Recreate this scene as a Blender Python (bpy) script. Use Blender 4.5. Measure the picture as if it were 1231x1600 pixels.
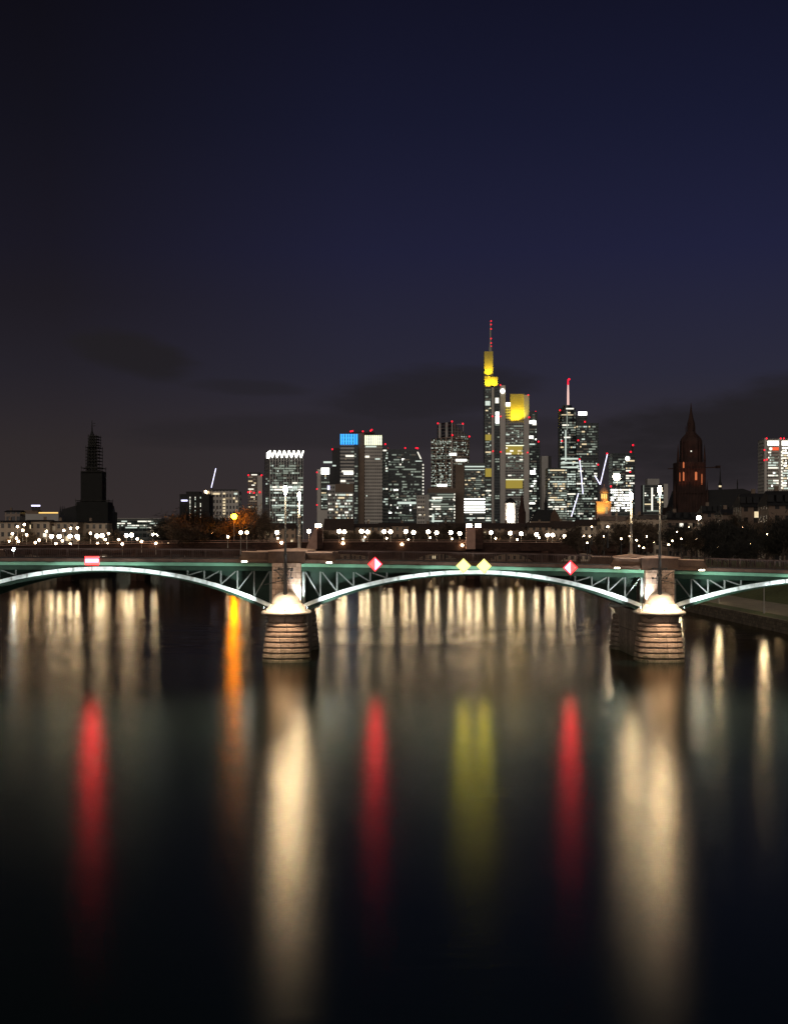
import bpy, math, random
from mathutils import Vector
R = math.radians
sc = bpy.context.scene
for o in list(bpy.data.objects):
    bpy.data.objects.remove(o)

# ------------------------------------------------------------------ camera
F = 2333.3      # focal length in photo pixels (photo 1231 x 1600)
CZ = 13.1       # eye height above the water, on the next bridge upstream
cam = bpy.data.cameras.new('camera')
cam.sensor_fit = 'VERTICAL'
cam.sensor_height = 36.0
cam.sensor_width = 27.7
cam.lens = 36.0 * F / 1600.0
cam.shift_y = 50.0 / 1600.0
cam.clip_start = 0.5
cam.clip_end = 30000
camo = bpy.data.objects.new('camera', cam)
sc.collection.objects.link(camo)
camo.location = (0, 0, CZ)
camo.rotation_euler = (R(90), 0, 0)
sc.camera = camo

# ------------------------------------------------------------------ render settings
sc.view_settings.view_transform = 'Standard'
sc.view_settings.look = 'None'
sc.view_settings.exposure = 0.0
sc.view_settings.gamma = 1.0
sc.cycles.use_denoising = True
sc.cycles.denoiser = 'OPENIMAGEDENOISE'
sc.cycles.max_bounces = 5
sc.cycles.diffuse_bounces = 2
sc.cycles.glossy_bounces = 3
sc.cycles.transmission_bounces = 2
sc.cycles.sample_clamp_indirect = 40
sc.cycles.caustics_reflective = False
sc.cycles.caustics_refractive = False
sc.cycles.use_light_tree = True

# ------------------------------------------------------------------ node helper
class NT:
    def __init__(s, tree):
        s.t = tree
    def n(s, typ, **kw):
        nd = s.t.nodes.new(typ)
        for k, v in kw.items():
            setattr(nd, k, v)
        return nd
    def l(s, a, b):
        s.t.links.new(a, b)
    def m(s, op, a, b=None, c=None):
        nd = s.n('ShaderNodeMath', operation=op)
        for i, v in enumerate((a, b, c)):
            if v is None: continue
            if isinstance(v, (int, float)): nd.inputs[i].default_value = v
            else: s.l(v, nd.inputs[i])
        return nd.outputs[0]
    def ramp(s, fac, stops, interp='LINEAR'):
        nd = s.n('ShaderNodeValToRGB')
        cr = nd.color_ramp
        cr.interpolation = interp
        while len(cr.elements) < len(stops):
            cr.elements.new(0.5)
        for e, (p, c) in zip(cr.elements, stops):
            e.position = p
            e.color = (*c, 1)
        s.l(fac, nd.inputs[0])
        return nd.outputs[0]
    def mix(s, fac, a, b, blend='MIX'):
        nd = s.n('ShaderNodeMix', data_type='RGBA', blend_type=blend)
        if isinstance(fac, (int, float)): nd.inputs[0].default_value = fac
        else: s.l(fac, nd.inputs[0])
        for i, v in ((6, a), (7, b)):
            if isinstance(v, tuple): nd.inputs[i].default_value = (*v[:3], 1)
            else: s.l(v, nd.inputs[i])
        return nd.outputs[2]

def srgb(r, g, b):
    f = lambda c: (c / 255 / 12.92) if c / 255 <= 0.04045 else ((c / 255 + 0.055) / 1.055) ** 2.4
    return (f(r), f(g), f(b))

# ------------------------------------------------------------------ night sky
world = bpy.data.worlds.new('World')
sc.world = world
world.use_nodes = True
wt = NT(world.node_tree)
bg = [n for n in world.node_tree.nodes if n.type == 'BACKGROUND'][0]
tc = wt.n('ShaderNodeTexCoord')
sep = wt.n('ShaderNodeSeparateXYZ')
wt.l(tc.outputs['Generated'], sep.inputs[0])
zf = wt.m('MULTIPLY', wt.m('MAXIMUM', sep.outputs[2], 0.0), 2.5)
grad = wt.ramp(zf, [(0.0, srgb(61, 53, 52)), (0.16, srgb(57, 52, 57)), (0.28, srgb(47, 46, 62)),
                    (0.48, srgb(36, 37, 64)), (0.68, srgb(27, 29, 53)), (0.88, srgb(21, 22, 42)), (1.0, srgb(17, 18, 36))])
# the town glow leaves the left of the sky browner and darker
azl = wt.m('MULTIPLY_ADD', sep.outputs[0], 2.3, 0.5)
azt = wt.ramp(azl, [(0.0, (0.74, 0.62, 0.40)), (0.45, (0.98, 0.95, 0.92)), (1.0, (1.02, 1.04, 1.08))])
azfac = wt.ramp(zf, [(0.0, (0.1, 0.1, 0.1)), (0.22, (0.6, 0.6, 0.6)), (0.4, (1, 1, 1))])
grad = wt.mix(azfac, grad, wt.mix(1.0, grad, azt, 'MULTIPLY'))
# a few low clouds: soft ellipses in direction space, ragged by noise
mp = wt.n('ShaderNodeMapping')
mp.inputs['Scale'].default_value = (9.0, 2.0, 34.0)
wt.l(tc.outputs['Generated'], mp.inputs[0])
ns = wt.n('ShaderNodeTexNoise')
ns.inputs['Scale'].default_value = 1.0
ns.inputs['Detail'].default_value = 6.0
ns.inputs['Roughness'].default_value = 0.6
wt.l(mp.outputs[0], ns.inputs[0])
nv = wt.m('MULTIPLY', wt.m('SUBTRACT', ns.outputs[0], 0.5), 2.6)
cm = None
for x0, z0, a_, b_, tilt, amt in ((-0.165, 0.121, 0.040, 0.015, -0.22, 0.85), (-0.10, 0.104, 0.05, 0.006, -0.05, 0.45), (0.27, 0.080, 0.19, 0.034, 0.19, 0.85), (0.02, 0.100, 0.075, 0.018, 0.05, 0.65), (-0.02, 0.075, 0.16, 0.014, 0.0, 0.4)):
    dx = wt.m('DIVIDE', wt.m('SUBTRACT', sep.outputs[0], x0), a_)
    dz = wt.m('DIVIDE', wt.m('SUBTRACT', wt.m('SUBTRACT', sep.outputs[2], z0), wt.m('MULTIPLY', wt.m('SUBTRACT', sep.outputs[0], x0), tilt)), b_)
    q = wt.m('ADD', wt.m('SUBTRACT', 1.0, wt.m('ADD', wt.m('MULTIPLY', dx, dx), wt.m('MULTIPLY', dz, dz))), nv)
    mr = wt.n('ShaderNodeMapRange', interpolation_type='SMOOTHSTEP')
    mr.inputs[1].default_value = -0.35
    mr.inputs[2].default_value = 0.75
    mr.inputs[3].default_value = 0.0
    mr.inputs[4].default_value = amt
    wt.l(q, mr.inputs[0])
    cm = mr.outputs[0] if cm is None else wt.m('MAXIMUM', cm, mr.outputs[0])
sky_col = wt.mix(cm, grad, srgb(38, 35, 38))
# deep dusk: the physical sky adds what little is left of the light
nish = wt.n('ShaderNodeTexSky', sky_type='NISHITA')
nish.sun_disc = False
nish.sun_elevation = R(-6)
nish.sun_rotation = R(180)
nsc = wt.n('ShaderNodeMix', data_type='RGBA', blend_type='ADD')
nsc.inputs[0].default_value = 0.02
wt.l(sky_col, nsc.inputs[6])
wt.l(nish.outputs[0], nsc.inputs[7])
wt.l(nsc.outputs[2], bg.inputs[0])
bg.inputs[1].default_value = 0.80

# the one sun lamp: faint, very soft skyglow from behind the camera
sun = bpy.data.lights.new('skyglow', 'SUN')
sun.energy = 0.95
sun.angle = R(60)
sun.color = (1.0, 0.90, 0.80)
suno = bpy.data.objects.new('skyglow', sun)
sc.collection.objects.link(suno)
suno.location = (0, -30, 80)
suno.rotation_euler = (R(62), 0, R(-14))

# ------------------------------------------------------------------ object helpers
col = sc.collection
def link(o, parent=None):
    col.objects.link(o)
    if parent is not None: o.parent = parent
    return o
def tag(o, label=None, cat=None, group=None, kind=None):
    if label: o['label'] = label
    if cat: o['category'] = cat
    if group: o['group'] = group
    if kind: o['kind'] = kind
    return o
def empty(name, loc, rz=0.0):
    o = bpy.data.objects.new(name, None)
    o.empty_display_size = 0.5
    o.location = loc
    o.rotation_euler = (0, 0, rz)
    return link(o)
def copy_tree(o, parent=None):
    c = o.copy()
    link(c, parent)
    for ch in list(o.children):
        copy_tree(ch, c)
    return c

class MB:
    def __init__(s):
        s.v = []; s.f = []
    def add(s, vs, fs):
        b = len(s.v)
        s.v += [tuple(v) for v in vs]
        s.f += [tuple(b + i for i in f) for f in fs]
        return s
    def box(s, x0, x1, y0, y1, z0, z1):
        return s.add([(x0, y0, z0), (x1, y0, z0), (x1, y1, z0), (x0, y1, z0), (x0, y0, z1), (x1, y0, z1), (x1, y1, z1), (x0, y1, z1)],
                     [(0, 3, 2, 1), (4, 5, 6, 7), (0, 1, 5, 4), (1, 2, 6, 5), (2, 3, 7, 6), (3, 0, 4, 7)])
    def plan(s, pts, z0, tops):
        """upright prism over a counter-clockwise plan; tops = one height or one per corner"""
        n = len(pts)
        if isinstance(tops, (int, float)): tops = [tops] * n
        vs = [(x, y, z0) for x, y in pts] + [(x, y, t) for (x, y), t in zip(pts, tops)]
        fs = [tuple(reversed(range(n))), tuple(range(n, 2 * n))]
        fs += [(i, (i + 1) % n, n + (i + 1) % n, n + i) for i in range(n)]
        return s.add(vs, fs)
    def side(s, pts, y0, y1):
        """outline in x-z, extruded from y0 to y1"""
        n = len(pts)
        vs = [(x, y0, z) for x, z in pts] + [(x, y1, z) for x, z in pts]
        fs = [tuple(range(n)), tuple(reversed(range(n, 2 * n)))]
        fs += [(i, n + i, n + (i + 1) % n, (i + 1) % n) for i in range(n)]
        return s.add(vs, fs)
    def lathe(s, prof, cx=0, cy=0, n=12, sy=1.0, ph=0.0):
        vs = []
        for r, z in prof:
            for k in range(n):
                a = 2 * math.pi * k / n + ph
                vs.append((cx + r * math.cos(a), cy + sy * r * math.sin(a), z))
        fs = []
        m = len(prof)
        for i in range(m - 1):
            for k in range(n):
                fs.append((i * n + k, i * n + (k + 1) % n, (i + 1) * n + (k + 1) % n, (i + 1) * n + k))
        fs.append(tuple(reversed(range(n))))
        fs.append(tuple(range((m - 1) * n, m * n)))
        return s.add(vs, fs)
    def tube(s, p, q, r0, r1=None, n=6):
        r1 = r0 if r1 is None else r1
        p, q = Vector(p), Vector(q)
        d = (q - p)
        if d.length < 1e-6: return s
        d.normalize()
        u = d.orthogonal().normalized(); w = d.cross(u)
        vs = []
        for c, r in ((p, r0), (q, r1)):
            for k in range(n):
                a = 2 * math.pi * k / n
                vs.append(c + u * (r * math.cos(a)) + w * (r * math.sin(a)))
        fs = [(k, (k + 1) % n, n + (k + 1) % n, n + k) for k in range(n)]
        fs += [tuple(reversed(range(n))), tuple(range(n, 2 * n))]
        return s.add(vs, fs)
    def bar(s, p, q, w, d):
        """flat bar between two points of the x-z plane: w wide in the plane, d deep in y"""
        p, q = Vector(p), Vector(q)
        t = (q - p).normalized()
        nn = Vector((-t.z, 0, t.x)) * (w / 2)
        yy = Vector((0, d / 2, 0))
        a = [p - nn - yy, p + nn - yy, q + nn - yy, q - nn - yy]
        b = [v + 2 * yy for v in a]
        return s.add(a + b, [(0, 3, 2, 1), (4, 5, 6, 7), (0, 1, 5, 4), (1, 2, 6, 5), (2, 3, 7, 6), (3, 0, 4, 7)])
    def strip(s, secs):
        """sweep: list of equal-length closed sections (lists of points)"""
        n = len(secs[0])
        vs = [p for sec in secs for p in sec]
        fs = []
        for i in range(len(secs) - 1):
            for k in range(n):
                fs.append((i * n + k, (i + 1) * n + k, (i + 1) * n + (k + 1) % n, i * n + (k + 1) % n))
        fs.append(tuple(range(n)))
        fs.append(tuple(reversed(range((len(secs) - 1) * n, len(secs) * n))))
        return s.add(vs, fs)
    def ball(s, c, r, sz=1.0):
        prof = [(r * math.sin(t), c[2] + r * sz * -math.cos(t)) for t in [math.pi * i / 6 for i in range(1, 6)]]
        return s.lathe(prof, c[0], c[1], 8)
    def mesh(s, name, m):
        me = bpy.data.meshes.new(name)
        me.from_pydata(s.v, [], s.f)
        me.validate()
        import bmesh
        b = bmesh.new(); b.from_mesh(me)
        bmesh.ops.recalc_face_normals(b, faces=b.faces)
        b.to_mesh(me); b.free()
        if m: me.materials.append(m)
        return me
    def build(s, name, m, parent=None, smooth=False):
        me = s.mesh(name, m)
        if smooth:
            me.polygons.foreach_set('use_smooth', [True] * len(me.polygons))
        return link(bpy.data.objects.new(name, me), parent)

# ------------------------------------------------------------------ materials
def mat(name, c, rough=0.7, metal=0.0, noise=0.25, scale=1.0, spec=0.3, bump=0.0):
    m = bpy.data.materials.new(name)
    m.use_nodes = True
    t = NT(m.node_tree)
    b = [n for n in m.node_tree.nodes if n.type == 'BSDF_PRINCIPLED'][0]
    b.inputs['Roughness'].default_value = rough
    b.inputs['Metallic'].default_value = metal
    b.inputs['Specular IOR Level'].default_value = spec
    tx = t.n('ShaderNodeTexCoord')
    nz = t.n('ShaderNodeTexNoise')
    nz.inputs['Scale'].default_value = scale
    nz.inputs['Detail'].default_value = 6
    nz.inputs['Roughness'].default_value = 0.65
    t.l(tx.outputs['Object'], nz.inputs[0])
    lo = tuple(x * (1 - noise) for x in c)
    hi = tuple(min(1, x * (1 + noise)) for x in c)
    t.l(t.ramp(nz.outputs[0], [(0.3, lo), (0.7, hi)]), b.inputs['Base Color'])
    if bump:
        bp = t.n('ShaderNodeBump')
        bp.inputs['Strength'].default_value = bump
        t.l(nz.outputs[0], bp.inputs['Height'])
        t.l(bp.outputs[0], b.inputs['Normal'])
    return m

def emit(name, c, s, sample='AUTO'):
    m = bpy.data.materials.new(name)
    m.use_nodes = True
    b = [n for n in m.node_tree.nodes if n.type == 'BSDF_PRINCIPLED'][0]
    b.inputs['Base Color'].default_value = (0.1, 0.1, 0.1, 1)
    b.inputs['Emission Color'].default_value = (*c, 1)
    b.inputs['Emission Strength'].default_value = s
    m.cycles.emission_sampling = sample
    return m

def facade(name, wall, glass, fh, cw, gh=0.55, gw=0.7, rough=0.6):
    """storeys and window bays drawn on the wall: dark unlit glass between wall strips"""
    m = bpy.data.materials.new(name)
    m.use_nodes = True
    t = NT(m.node_tree)
    b = [n for n in m.node_tree.nodes if n.type == 'BSDF_PRINCIPLED'][0]
    tx = t.n('ShaderNodeTexCoord')
    sp = t.n('ShaderNodeSeparateXYZ')
    t.l(tx.outputs['Object'], sp.inputs[0])
    u = t.m('FRACT', t.m('DIVIDE', t.m('ADD', sp.outputs[0], t.m('ADD', sp.outputs[1], 500.0)), cw))
    v = t.m('FRACT', t.m('DIVIDE', sp.outputs[2], fh))
    mu = t.m('LESS_THAN', t.m('ABSOLUTE', t.m('SUBTRACT', u, 0.5)), gw / 2)
    mv = t.m('LESS_THAN', t.m('ABSOLUTE', t.m('SUBTRACT', v, 0.5)), gh / 2)
    g = t.m('MULTIPLY', mu, mv)
    # each pane a slightly different darkness
    fl = t.n('ShaderNodeCombineXYZ')
    t.l(t.m('FLOOR', t.m('DIVIDE', t.m('ADD', sp.outputs[0], t.m('ADD', sp.outputs[1], 500.0)), cw)), fl.inputs[0])
    t.l(t.m('FLOOR', t.m('DIVIDE', sp.outputs[2], fh)), fl.inputs[1])
    wn = t.n('ShaderNodeTexWhiteNoise', noise_dimensions='2D')
    t.l(fl.outputs[0], wn.inputs[0])
    gl = t.mix(wn.outputs[0], tuple(x * 0.5 for x in glass), tuple(x * 1.9 for x in glass))
    nz = t.n('ShaderNodeTexNoise')
    nz.inputs['Scale'].default_value = 0.08
    nz.inputs['Detail'].default_value = 5
    t.l(tx.outputs['Object'], nz.inputs[0])
    wl = t.ramp(nz.outputs[0], [(0.3, tuple(x * 0.8 for x in wall)), (0.7, tuple(min(1, x * 1.15) for x in wall))])
    t.l(t.mix(g, wl, gl), b.inputs['Base Color'])
    t.l(t.m('SUBTRACT', rough, t.m('MULTIPLY', g, rough - 0.25)), b.inputs['Roughness'])
    b.inputs['Specular IOR Level'].default_value = 0.35
    return m

def masonry(name, c, mortar, bw, bh, noise=0.3, bump=0.4, rough=0.85, mort=0.02, stain=False):
    m = bpy.data.materials.new(name)
    m.use_nodes = True
    t = NT(m.node_tree)
    b = [n for n in m.node_tree.nodes if n.type == 'BSDF_PRINCIPLED'][0]
    tx = t.n('ShaderNodeTexCoord')
    sp = t.n('ShaderNodeSeparateXYZ')
    t.l(tx.outputs['Object'], sp.inputs[0])
    cb = t.n('ShaderNodeCombineXYZ')
    t.l(t.m('ADD', sp.outputs[0], sp.outputs[1]), cb.inputs[0])
    t.l(sp.outputs[2], cb.inputs[1])
    br = t.n('ShaderNodeTexBrick')
    t.l(cb.outputs[0], br.inputs[0])
    br.inputs['Color1'].default_value = (*[x * (1 - noise) for x in c], 1)
    br.inputs['Color2'].default_value = (*[min(1, x * (1 + noise)) for x in c], 1)
    br.inputs['Mortar'].default_value = (*mortar, 1)
    br.inputs['Scale'].default_value = 1.0
    br.inputs['Mortar Size'].default_value = mort
    br.inputs['Brick Width'].default_value = bw
    br.inputs['Row Height'].default_value = bh
    nz = t.n('ShaderNodeTexNoise')
    nz.inputs['Scale'].default_value = 2.2
    nz.inputs['Detail'].default_value = 8
    nz.inputs['Roughness'].default_value = 0.7
    t.l(tx.outputs['Object'], nz.inputs[0])
    st = t.ramp(nz.outputs[0], [(0.3, (0.55, 0.52, 0.48)), (0.6, (1.0, 1.0, 1.0)), (0.8, (1.15, 1.12, 1.05))])
    wall_c = t.mix(1.0, br.outputs[0], st, 'MULTIPLY')
    if stain:
        hz = t.m('ADD', sp.outputs[2], t.m('MULTIPLY', t.m('SUBTRACT', nz.outputs[0], 0.5), 2.6))
        wall_c = t.mix(t.ramp(t.m('MULTIPLY_ADD', hz, 0.25, 0.25), [(0.20, (0.9, 0.9, 0.9)), (0.50, (0.35, 0.35, 0.35)), (0.72, (0, 0, 0))]), wall_c, (0.10, 0.095, 0.05))
    t.l(wall_c, b.inputs['Base Color'])
    b.inputs['Roughness'].default_value = rough
    b.inputs['Specular IOR Level'].default_value = 0.2
    bp = t.n('ShaderNodeBump')
    bp.inputs['Strength'].default_value = bump
    bp.inputs['Distance'].default_value = 0.06
    t.l(t.m('ADD', t.m('MULTIPLY', br.outputs[1], -1.0), t.m('MULTIPLY', nz.outputs[0], 0.7)), bp.inputs['Height'])
    t.l(bp.outputs[0], b.inputs['Normal'])
    return m

def water_material():
    m = bpy.data.materials.new('river_water')
    m.use_nodes = True
    t = NT(m.node_tree)
    nodes = m.node_tree.nodes
    b = [n for n in nodes if n.type == 'BSDF_PRINCIPLED'][0]
    nodes.remove(b)
    out = [n for n in nodes if n.type == 'OUTPUT_MATERIAL'][0]
    tx = t.n('ShaderNodeTexCoord')
    def noise(scale, detail=3.0, dist=0.0, rough=0.5):
        mp = t.n('ShaderNodeMapping')
        mp.inputs['Scale'].default_value = scale
        t.l(tx.outputs['Object'], mp.inputs[0])
        n = t.n('ShaderNodeTexNoise')
        n.inputs['Scale'].default_value = 1.0
        n.inputs['Detail'].default_value = detail
        n.inputs['Roughness'].default_value = rough
        n.inputs['Distortion'].default_value = dist
        t.l(mp.outputs[0], n.inputs[0])
        return n.outputs[0]
    ripple = noise((0.10, 0.20, 1.0), 3.0, 0.8)
    fine = noise((1.1, 3.2, 1.0), 3.0, 0.3)
    patch = noise((0.012, 0.02, 1.0), 3.0)
    mid = noise((0.22, 0.85, 1.0), 3.0, 0.8)
    amt = t.ramp(patch, [(0.40, (0.12, 0.12, 0.12)), (0.60, (1, 1, 1))])
    spx = t.n('ShaderNodeSeparateXYZ')
    t.l(tx.outputs['Object'], spx.inputs[0])
    wake = t.ramp(t.m('DIVIDE', spx.outputs[1], 400.0), [(0.42, (0.0, 0.0, 0.0)), (0.49, (0.9, 0.9, 0.9)), (0.57, (1, 1, 1)), (0.70, (0.12, 0.12, 0.12))])
    h = t.m('ADD', t.m('MULTIPLY', t.m('MULTIPLY', t.m('ADD', t.m('MULTIPLY', ripple, 2.2), t.m('MULTIPLY', fine, 0.05)), amt), wake), t.m('MULTIPLY', mid, 0.06))
    bp = t.n('ShaderNodeBump')
    bp.inputs['Strength'].default_value = 1.0
    bp.inputs['Distance'].default_value = 0.16
    t.l(h, bp.inputs['Height'])
    gl = t.n('ShaderNodeBsdfGlossy', distribution='BECKMANN')
    gl.inputs['Color'].default_value = (0.76, 0.70, 0.58, 1)
    # the reach beyond the bridge lies calmer than the open water in front
    rg = t.ramp(t.m('DIVIDE', spx.outputs[1], 500.0), [(0.16, (0.222, 0.222, 0.222)), (0.42, (0.198, 0.198, 0.198)), (0.62, (0.165, 0.165, 0.165))])
    t.l(t.m('ADD', t.m('MULTIPLY', t.m('SUBTRACT', patch, 0.5), 0.05), rg), gl.inputs['Roughness'])
    t.l(bp.outputs[0], gl.inputs['Normal'])
    df = t.n('ShaderNodeBsdfDiffuse')
    df.inputs['Color'].default_value = (0.004, 0.011, 0.011, 1)
    fr = t.n('ShaderNodeFresnel')
    fr.inputs['IOR'].default_value = 1.333
    mx = t.n('ShaderNodeMixShader')
    t.l(fr.outputs[0], mx.inputs[0])
    t.l(df.outputs[0], mx.inputs[1])
    t.l(gl.outputs[0], mx.inputs[2])
    t.l(mx.outputs[0], out.inputs[0])
    return m
WATER_ROUGH = 0.21

M = {
 'stone': masonry('pier_sandstone', (0.42, 0.30, 0.225), (0.12, 0.085, 0.06), 1.5, 0.62),
 'stone_low': masonry('pier_coursed_stone', (0.38, 0.265, 0.19), (0.10, 0.07, 0.05), 1.7, 3.0, bump=1.0, mort=0.03, stain=True),
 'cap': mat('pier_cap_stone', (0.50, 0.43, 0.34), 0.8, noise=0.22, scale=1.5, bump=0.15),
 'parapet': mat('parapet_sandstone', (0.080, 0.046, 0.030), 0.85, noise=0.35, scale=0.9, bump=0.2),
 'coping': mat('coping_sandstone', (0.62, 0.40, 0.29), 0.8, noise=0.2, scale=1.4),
 'green': mat('green_bridge_paint', (0.13, 0.30, 0.19), 0.5, noise=0.15, scale=0.8, spec=0.5),
 'dgreen': mat('dark_green_bridge_paint', (0.011, 0.034, 0.019), 0.55, noise=0.3, scale=0.8),  # bridge green darkened: shade behind the bright flange put into the colour
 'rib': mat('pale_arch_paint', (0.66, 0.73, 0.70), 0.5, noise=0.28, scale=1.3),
 'strut': mat('pale_grey_strut_paint', (0.12, 0.135, 0.12), 0.55, noise=0.2, scale=1.2),
 'iron': mat('dark_iron', (0.016, 0.014, 0.013), 0.5, noise=0.2, scale=2, spec=0.5),
 'rail': mat('brown_rail_paint', (0.06, 0.034, 0.026), 0.6, noise=0.2, scale=2),
 'asphalt': mat('bridge_asphalt', (0.05, 0.048, 0.046), 0.9, scale=0.5),
 'post': mat('grey_post_paint', (0.30, 0.27, 0.23), 0.5, noise=0.1),
 'bark': mat('dark_bark', (0.035, 0.026, 0.02), 0.9, scale=1.5, bump=0.4),
 'twig': mat('brown_twigs', (0.080, 0.055, 0.036), 0.9, scale=0.6, noise=0.5),
 'twigdark': mat('dark_twigs', (0.016, 0.014, 0.011), 0.9, scale=0.4, noise=0.5),
 'slate': mat('dark_slate', (0.012, 0.011, 0.011), 0.75, scale=0.5),
 'tile': mat('dark_brown_roof_tiles', (0.035, 0.022, 0.017), 0.85, scale=0.7),
 'net': mat('dark_scaffold_netting', (0.011, 0.0105, 0.009), 0.9, scale=0.4),
 'redstone': mat('dark_red_sandstone', (0.034, 0.016, 0.012), 0.9, scale=0.25, noise=0.45),
 'plank': mat('scaffold_boards', (0.03, 0.028, 0.024), 0.9),
 'gold': mat('gilded_wall_panels', (0.34, 0.27, 0.10), 0.7, scale=0.06, noise=0.2),  # yellow of the uplights put into the wall colour
 'concrete': mat('grey_concrete', (0.34, 0.32, 0.29), 0.8, scale=0.05, noise=0.12),
 'pale': mat('pale_cladding', (0.46, 0.42, 0.37), 0.6, scale=0.05, noise=0.12),
 'brown': mat('brown_cladding', (0.15, 0.105, 0.075), 0.7, scale=0.05),
 'dark': mat('dark_cladding', (0.022, 0.020, 0.021), 0.5, scale=0.05),
 'quay': masonry('quay_stone', (0.15, 0.12, 0.085), (0.05, 0.04, 0.03), 1.4, 0.5),
 'path': mat('quay_path_gravel', (0.21, 0.175, 0.125), 0.95, scale=0.6),
 'grass': mat('verge_grass', (0.07, 0.08, 0.028), 0.95, scale=1.2, noise=0.4),
 'ground': mat('city_ground', (0.07, 0.06, 0.05), 0.95, scale=0.05),
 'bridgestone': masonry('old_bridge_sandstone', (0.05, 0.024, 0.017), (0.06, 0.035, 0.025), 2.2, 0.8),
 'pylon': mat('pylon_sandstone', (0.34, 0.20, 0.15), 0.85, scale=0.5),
}
E = {
 'lamp': emit('warm_white_lamp', (1.0, 0.80, 0.56), 62.0),
 'lampw': emit('white_lamp', (1.0, 0.86, 0.66), 110.0),
 'lampbank': emit('bank_lamp', (1.0, 0.72, 0.44), 45.0),
 'lampquay': emit('quay_lamp_glass', (1.0, 0.80, 0.52), 220.0),
 'lampsoft': emit('soft_warm_lamp', (1.0, 0.72, 0.42), 30.0),
 'lampo': emit('sodium_lamp', (1.0, 0.28, 0.002), 230.0),
 'lampc': emit('cool_white_lamp', (0.82, 0.93, 1.0), 60.0),
 'lens': emit('flood_lens', (1.0, 0.85, 0.62), 18.0),
 'lensc': emit('cool_flood_lens', (0.8, 0.95, 1.0), 14.0),
 'signred': emit('red_signal_glow', (1.0, 0.034, 0.070), 42.0),
 'signbar': emit('red_sign_bar', (1.0, 0.006, 0.005), 28.0),
 'signrim': emit('red_sign_rim', (1.0, 0.01, 0.02), 1.6),
 'signyel': emit('yellow_signal_glow', (1.0, 0.95, 0.035), 14.0),
 'signyrim': emit('yellow_sign_rim', (1.0, 0.9, 0.25), 1.3),
 'w_white': emit('window_white', (1.0, 0.95, 0.80), 1.25, 'NONE'),
 'w_cool': emit('window_cool', (0.86, 1.0, 0.88), 0.75, 'NONE'),
 'w_warm': emit('window_warm', (1.0, 0.80, 0.48), 0.9, 'NONE'),
 'w_dim': emit('window_dim', (0.78, 0.92, 0.74), 0.28, 'NONE'),
 'w_dimw': emit('window_dim_warm', (1.0, 0.74, 0.45), 0.16, 'NONE'),
 'w_faint': emit('window_faint', (0.66, 0.88, 0.68), 0.085, 'NONE'),
 'w_faintw': emit('window_faint_warm', (1.0, 0.78, 0.5), 0.05, 'NONE'),
 'w_hot': emit('window_hot', (1.0, 1.0, 0.92), 3.6, 'NONE'),
 'crown': emit('crown_white', (1.0, 0.98, 0.86), 4.0, 'NONE'),
 'crowny': emit('crown_cream', (0.95, 1.0, 0.66), 1.5, 'NONE'),
 'blue': emit('crown_blue', (0.02, 0.36, 1.0), 1.7, 'NONE'),
 'yellow': emit('atrium_yellow', (0.75, 0.55, 0.04), 0.42, 'NONE'),
 'red': emit('red_beacon', (1.0, 0.0, 0.02), 2.6, 'NONE'),
 'led': emit('crane_led', (0.72, 0.70, 1.0), 2.6, 'NONE'),
 'logo': emit('lit_disc', (1.0, 1.0, 0.92), 4.0, 'NONE'),
 'orange': emit('orange_window', (1.0, 0.22, 0.05), 0.55, 'NONE'),
 'redpanel': emit('red_panel', (1.0, 0.10, 0.02), 1.1, 'NONE'),
 'bluesign': emit('blue_sign', (0.06, 0.12, 1.0), 2.5, 'NONE'),
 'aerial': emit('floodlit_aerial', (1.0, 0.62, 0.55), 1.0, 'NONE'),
 'golden': emit('golden_strip', (1.0, 0.62, 0.16), 1.3, 'NONE'),
}

# ------------------------------------------------------------------ from picture measurements to metres
def wx(px, d): return (px - 615.5) / F * d
def wz(py, d): return CZ - (py - 850.0) / F * d

def spot(parent, loc, target, power, color, cone, blend=0.6, radius=0.12, name='floodlight_beam'):
    l = bpy.data.lights.new(name, 'SPOT')
    l.energy = power; l.color = color
    l.spot_size = R(cone); l.spot_blend = blend
    l.shadow_soft_size = radius
    o = bpy.data.objects.new(name, l)
    p = parent.location if parent is not None else Vector((0, 0, 0))
    link(o, parent)
    o.location = Vector(loc) - p
    o.rotation_euler = (Vector(target) - Vector(loc)).to_track_quat('-Z', 'Y').to_euler()
    return o

# ------------------------------------------------------------------ water and land
WM = water_material()
w = MB().add([(-1200, -300, 0), (700, -300, 0), (700, 1250, 0), (-1200, 1250, 0)], [(0, 1, 2, 3)]).build('river', WM)
tag(w, kind='structure')

RB = [(57.0, -300), (57.0, 300), (66, 480), (92, 650), (120, 860)]   # right bank line
LB = [(-165, -300), (-165, 560), (-190, 860)]
g = MB()
def sheet(line, out, z):
    n = len(line)
    vs = [(x, y, z) for x, y in line] + [(out, y, z) for x, y in line]
    g.add(vs, [(i, i + 1, n + i + 1, n + i) for i in range(n - 1)])
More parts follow.
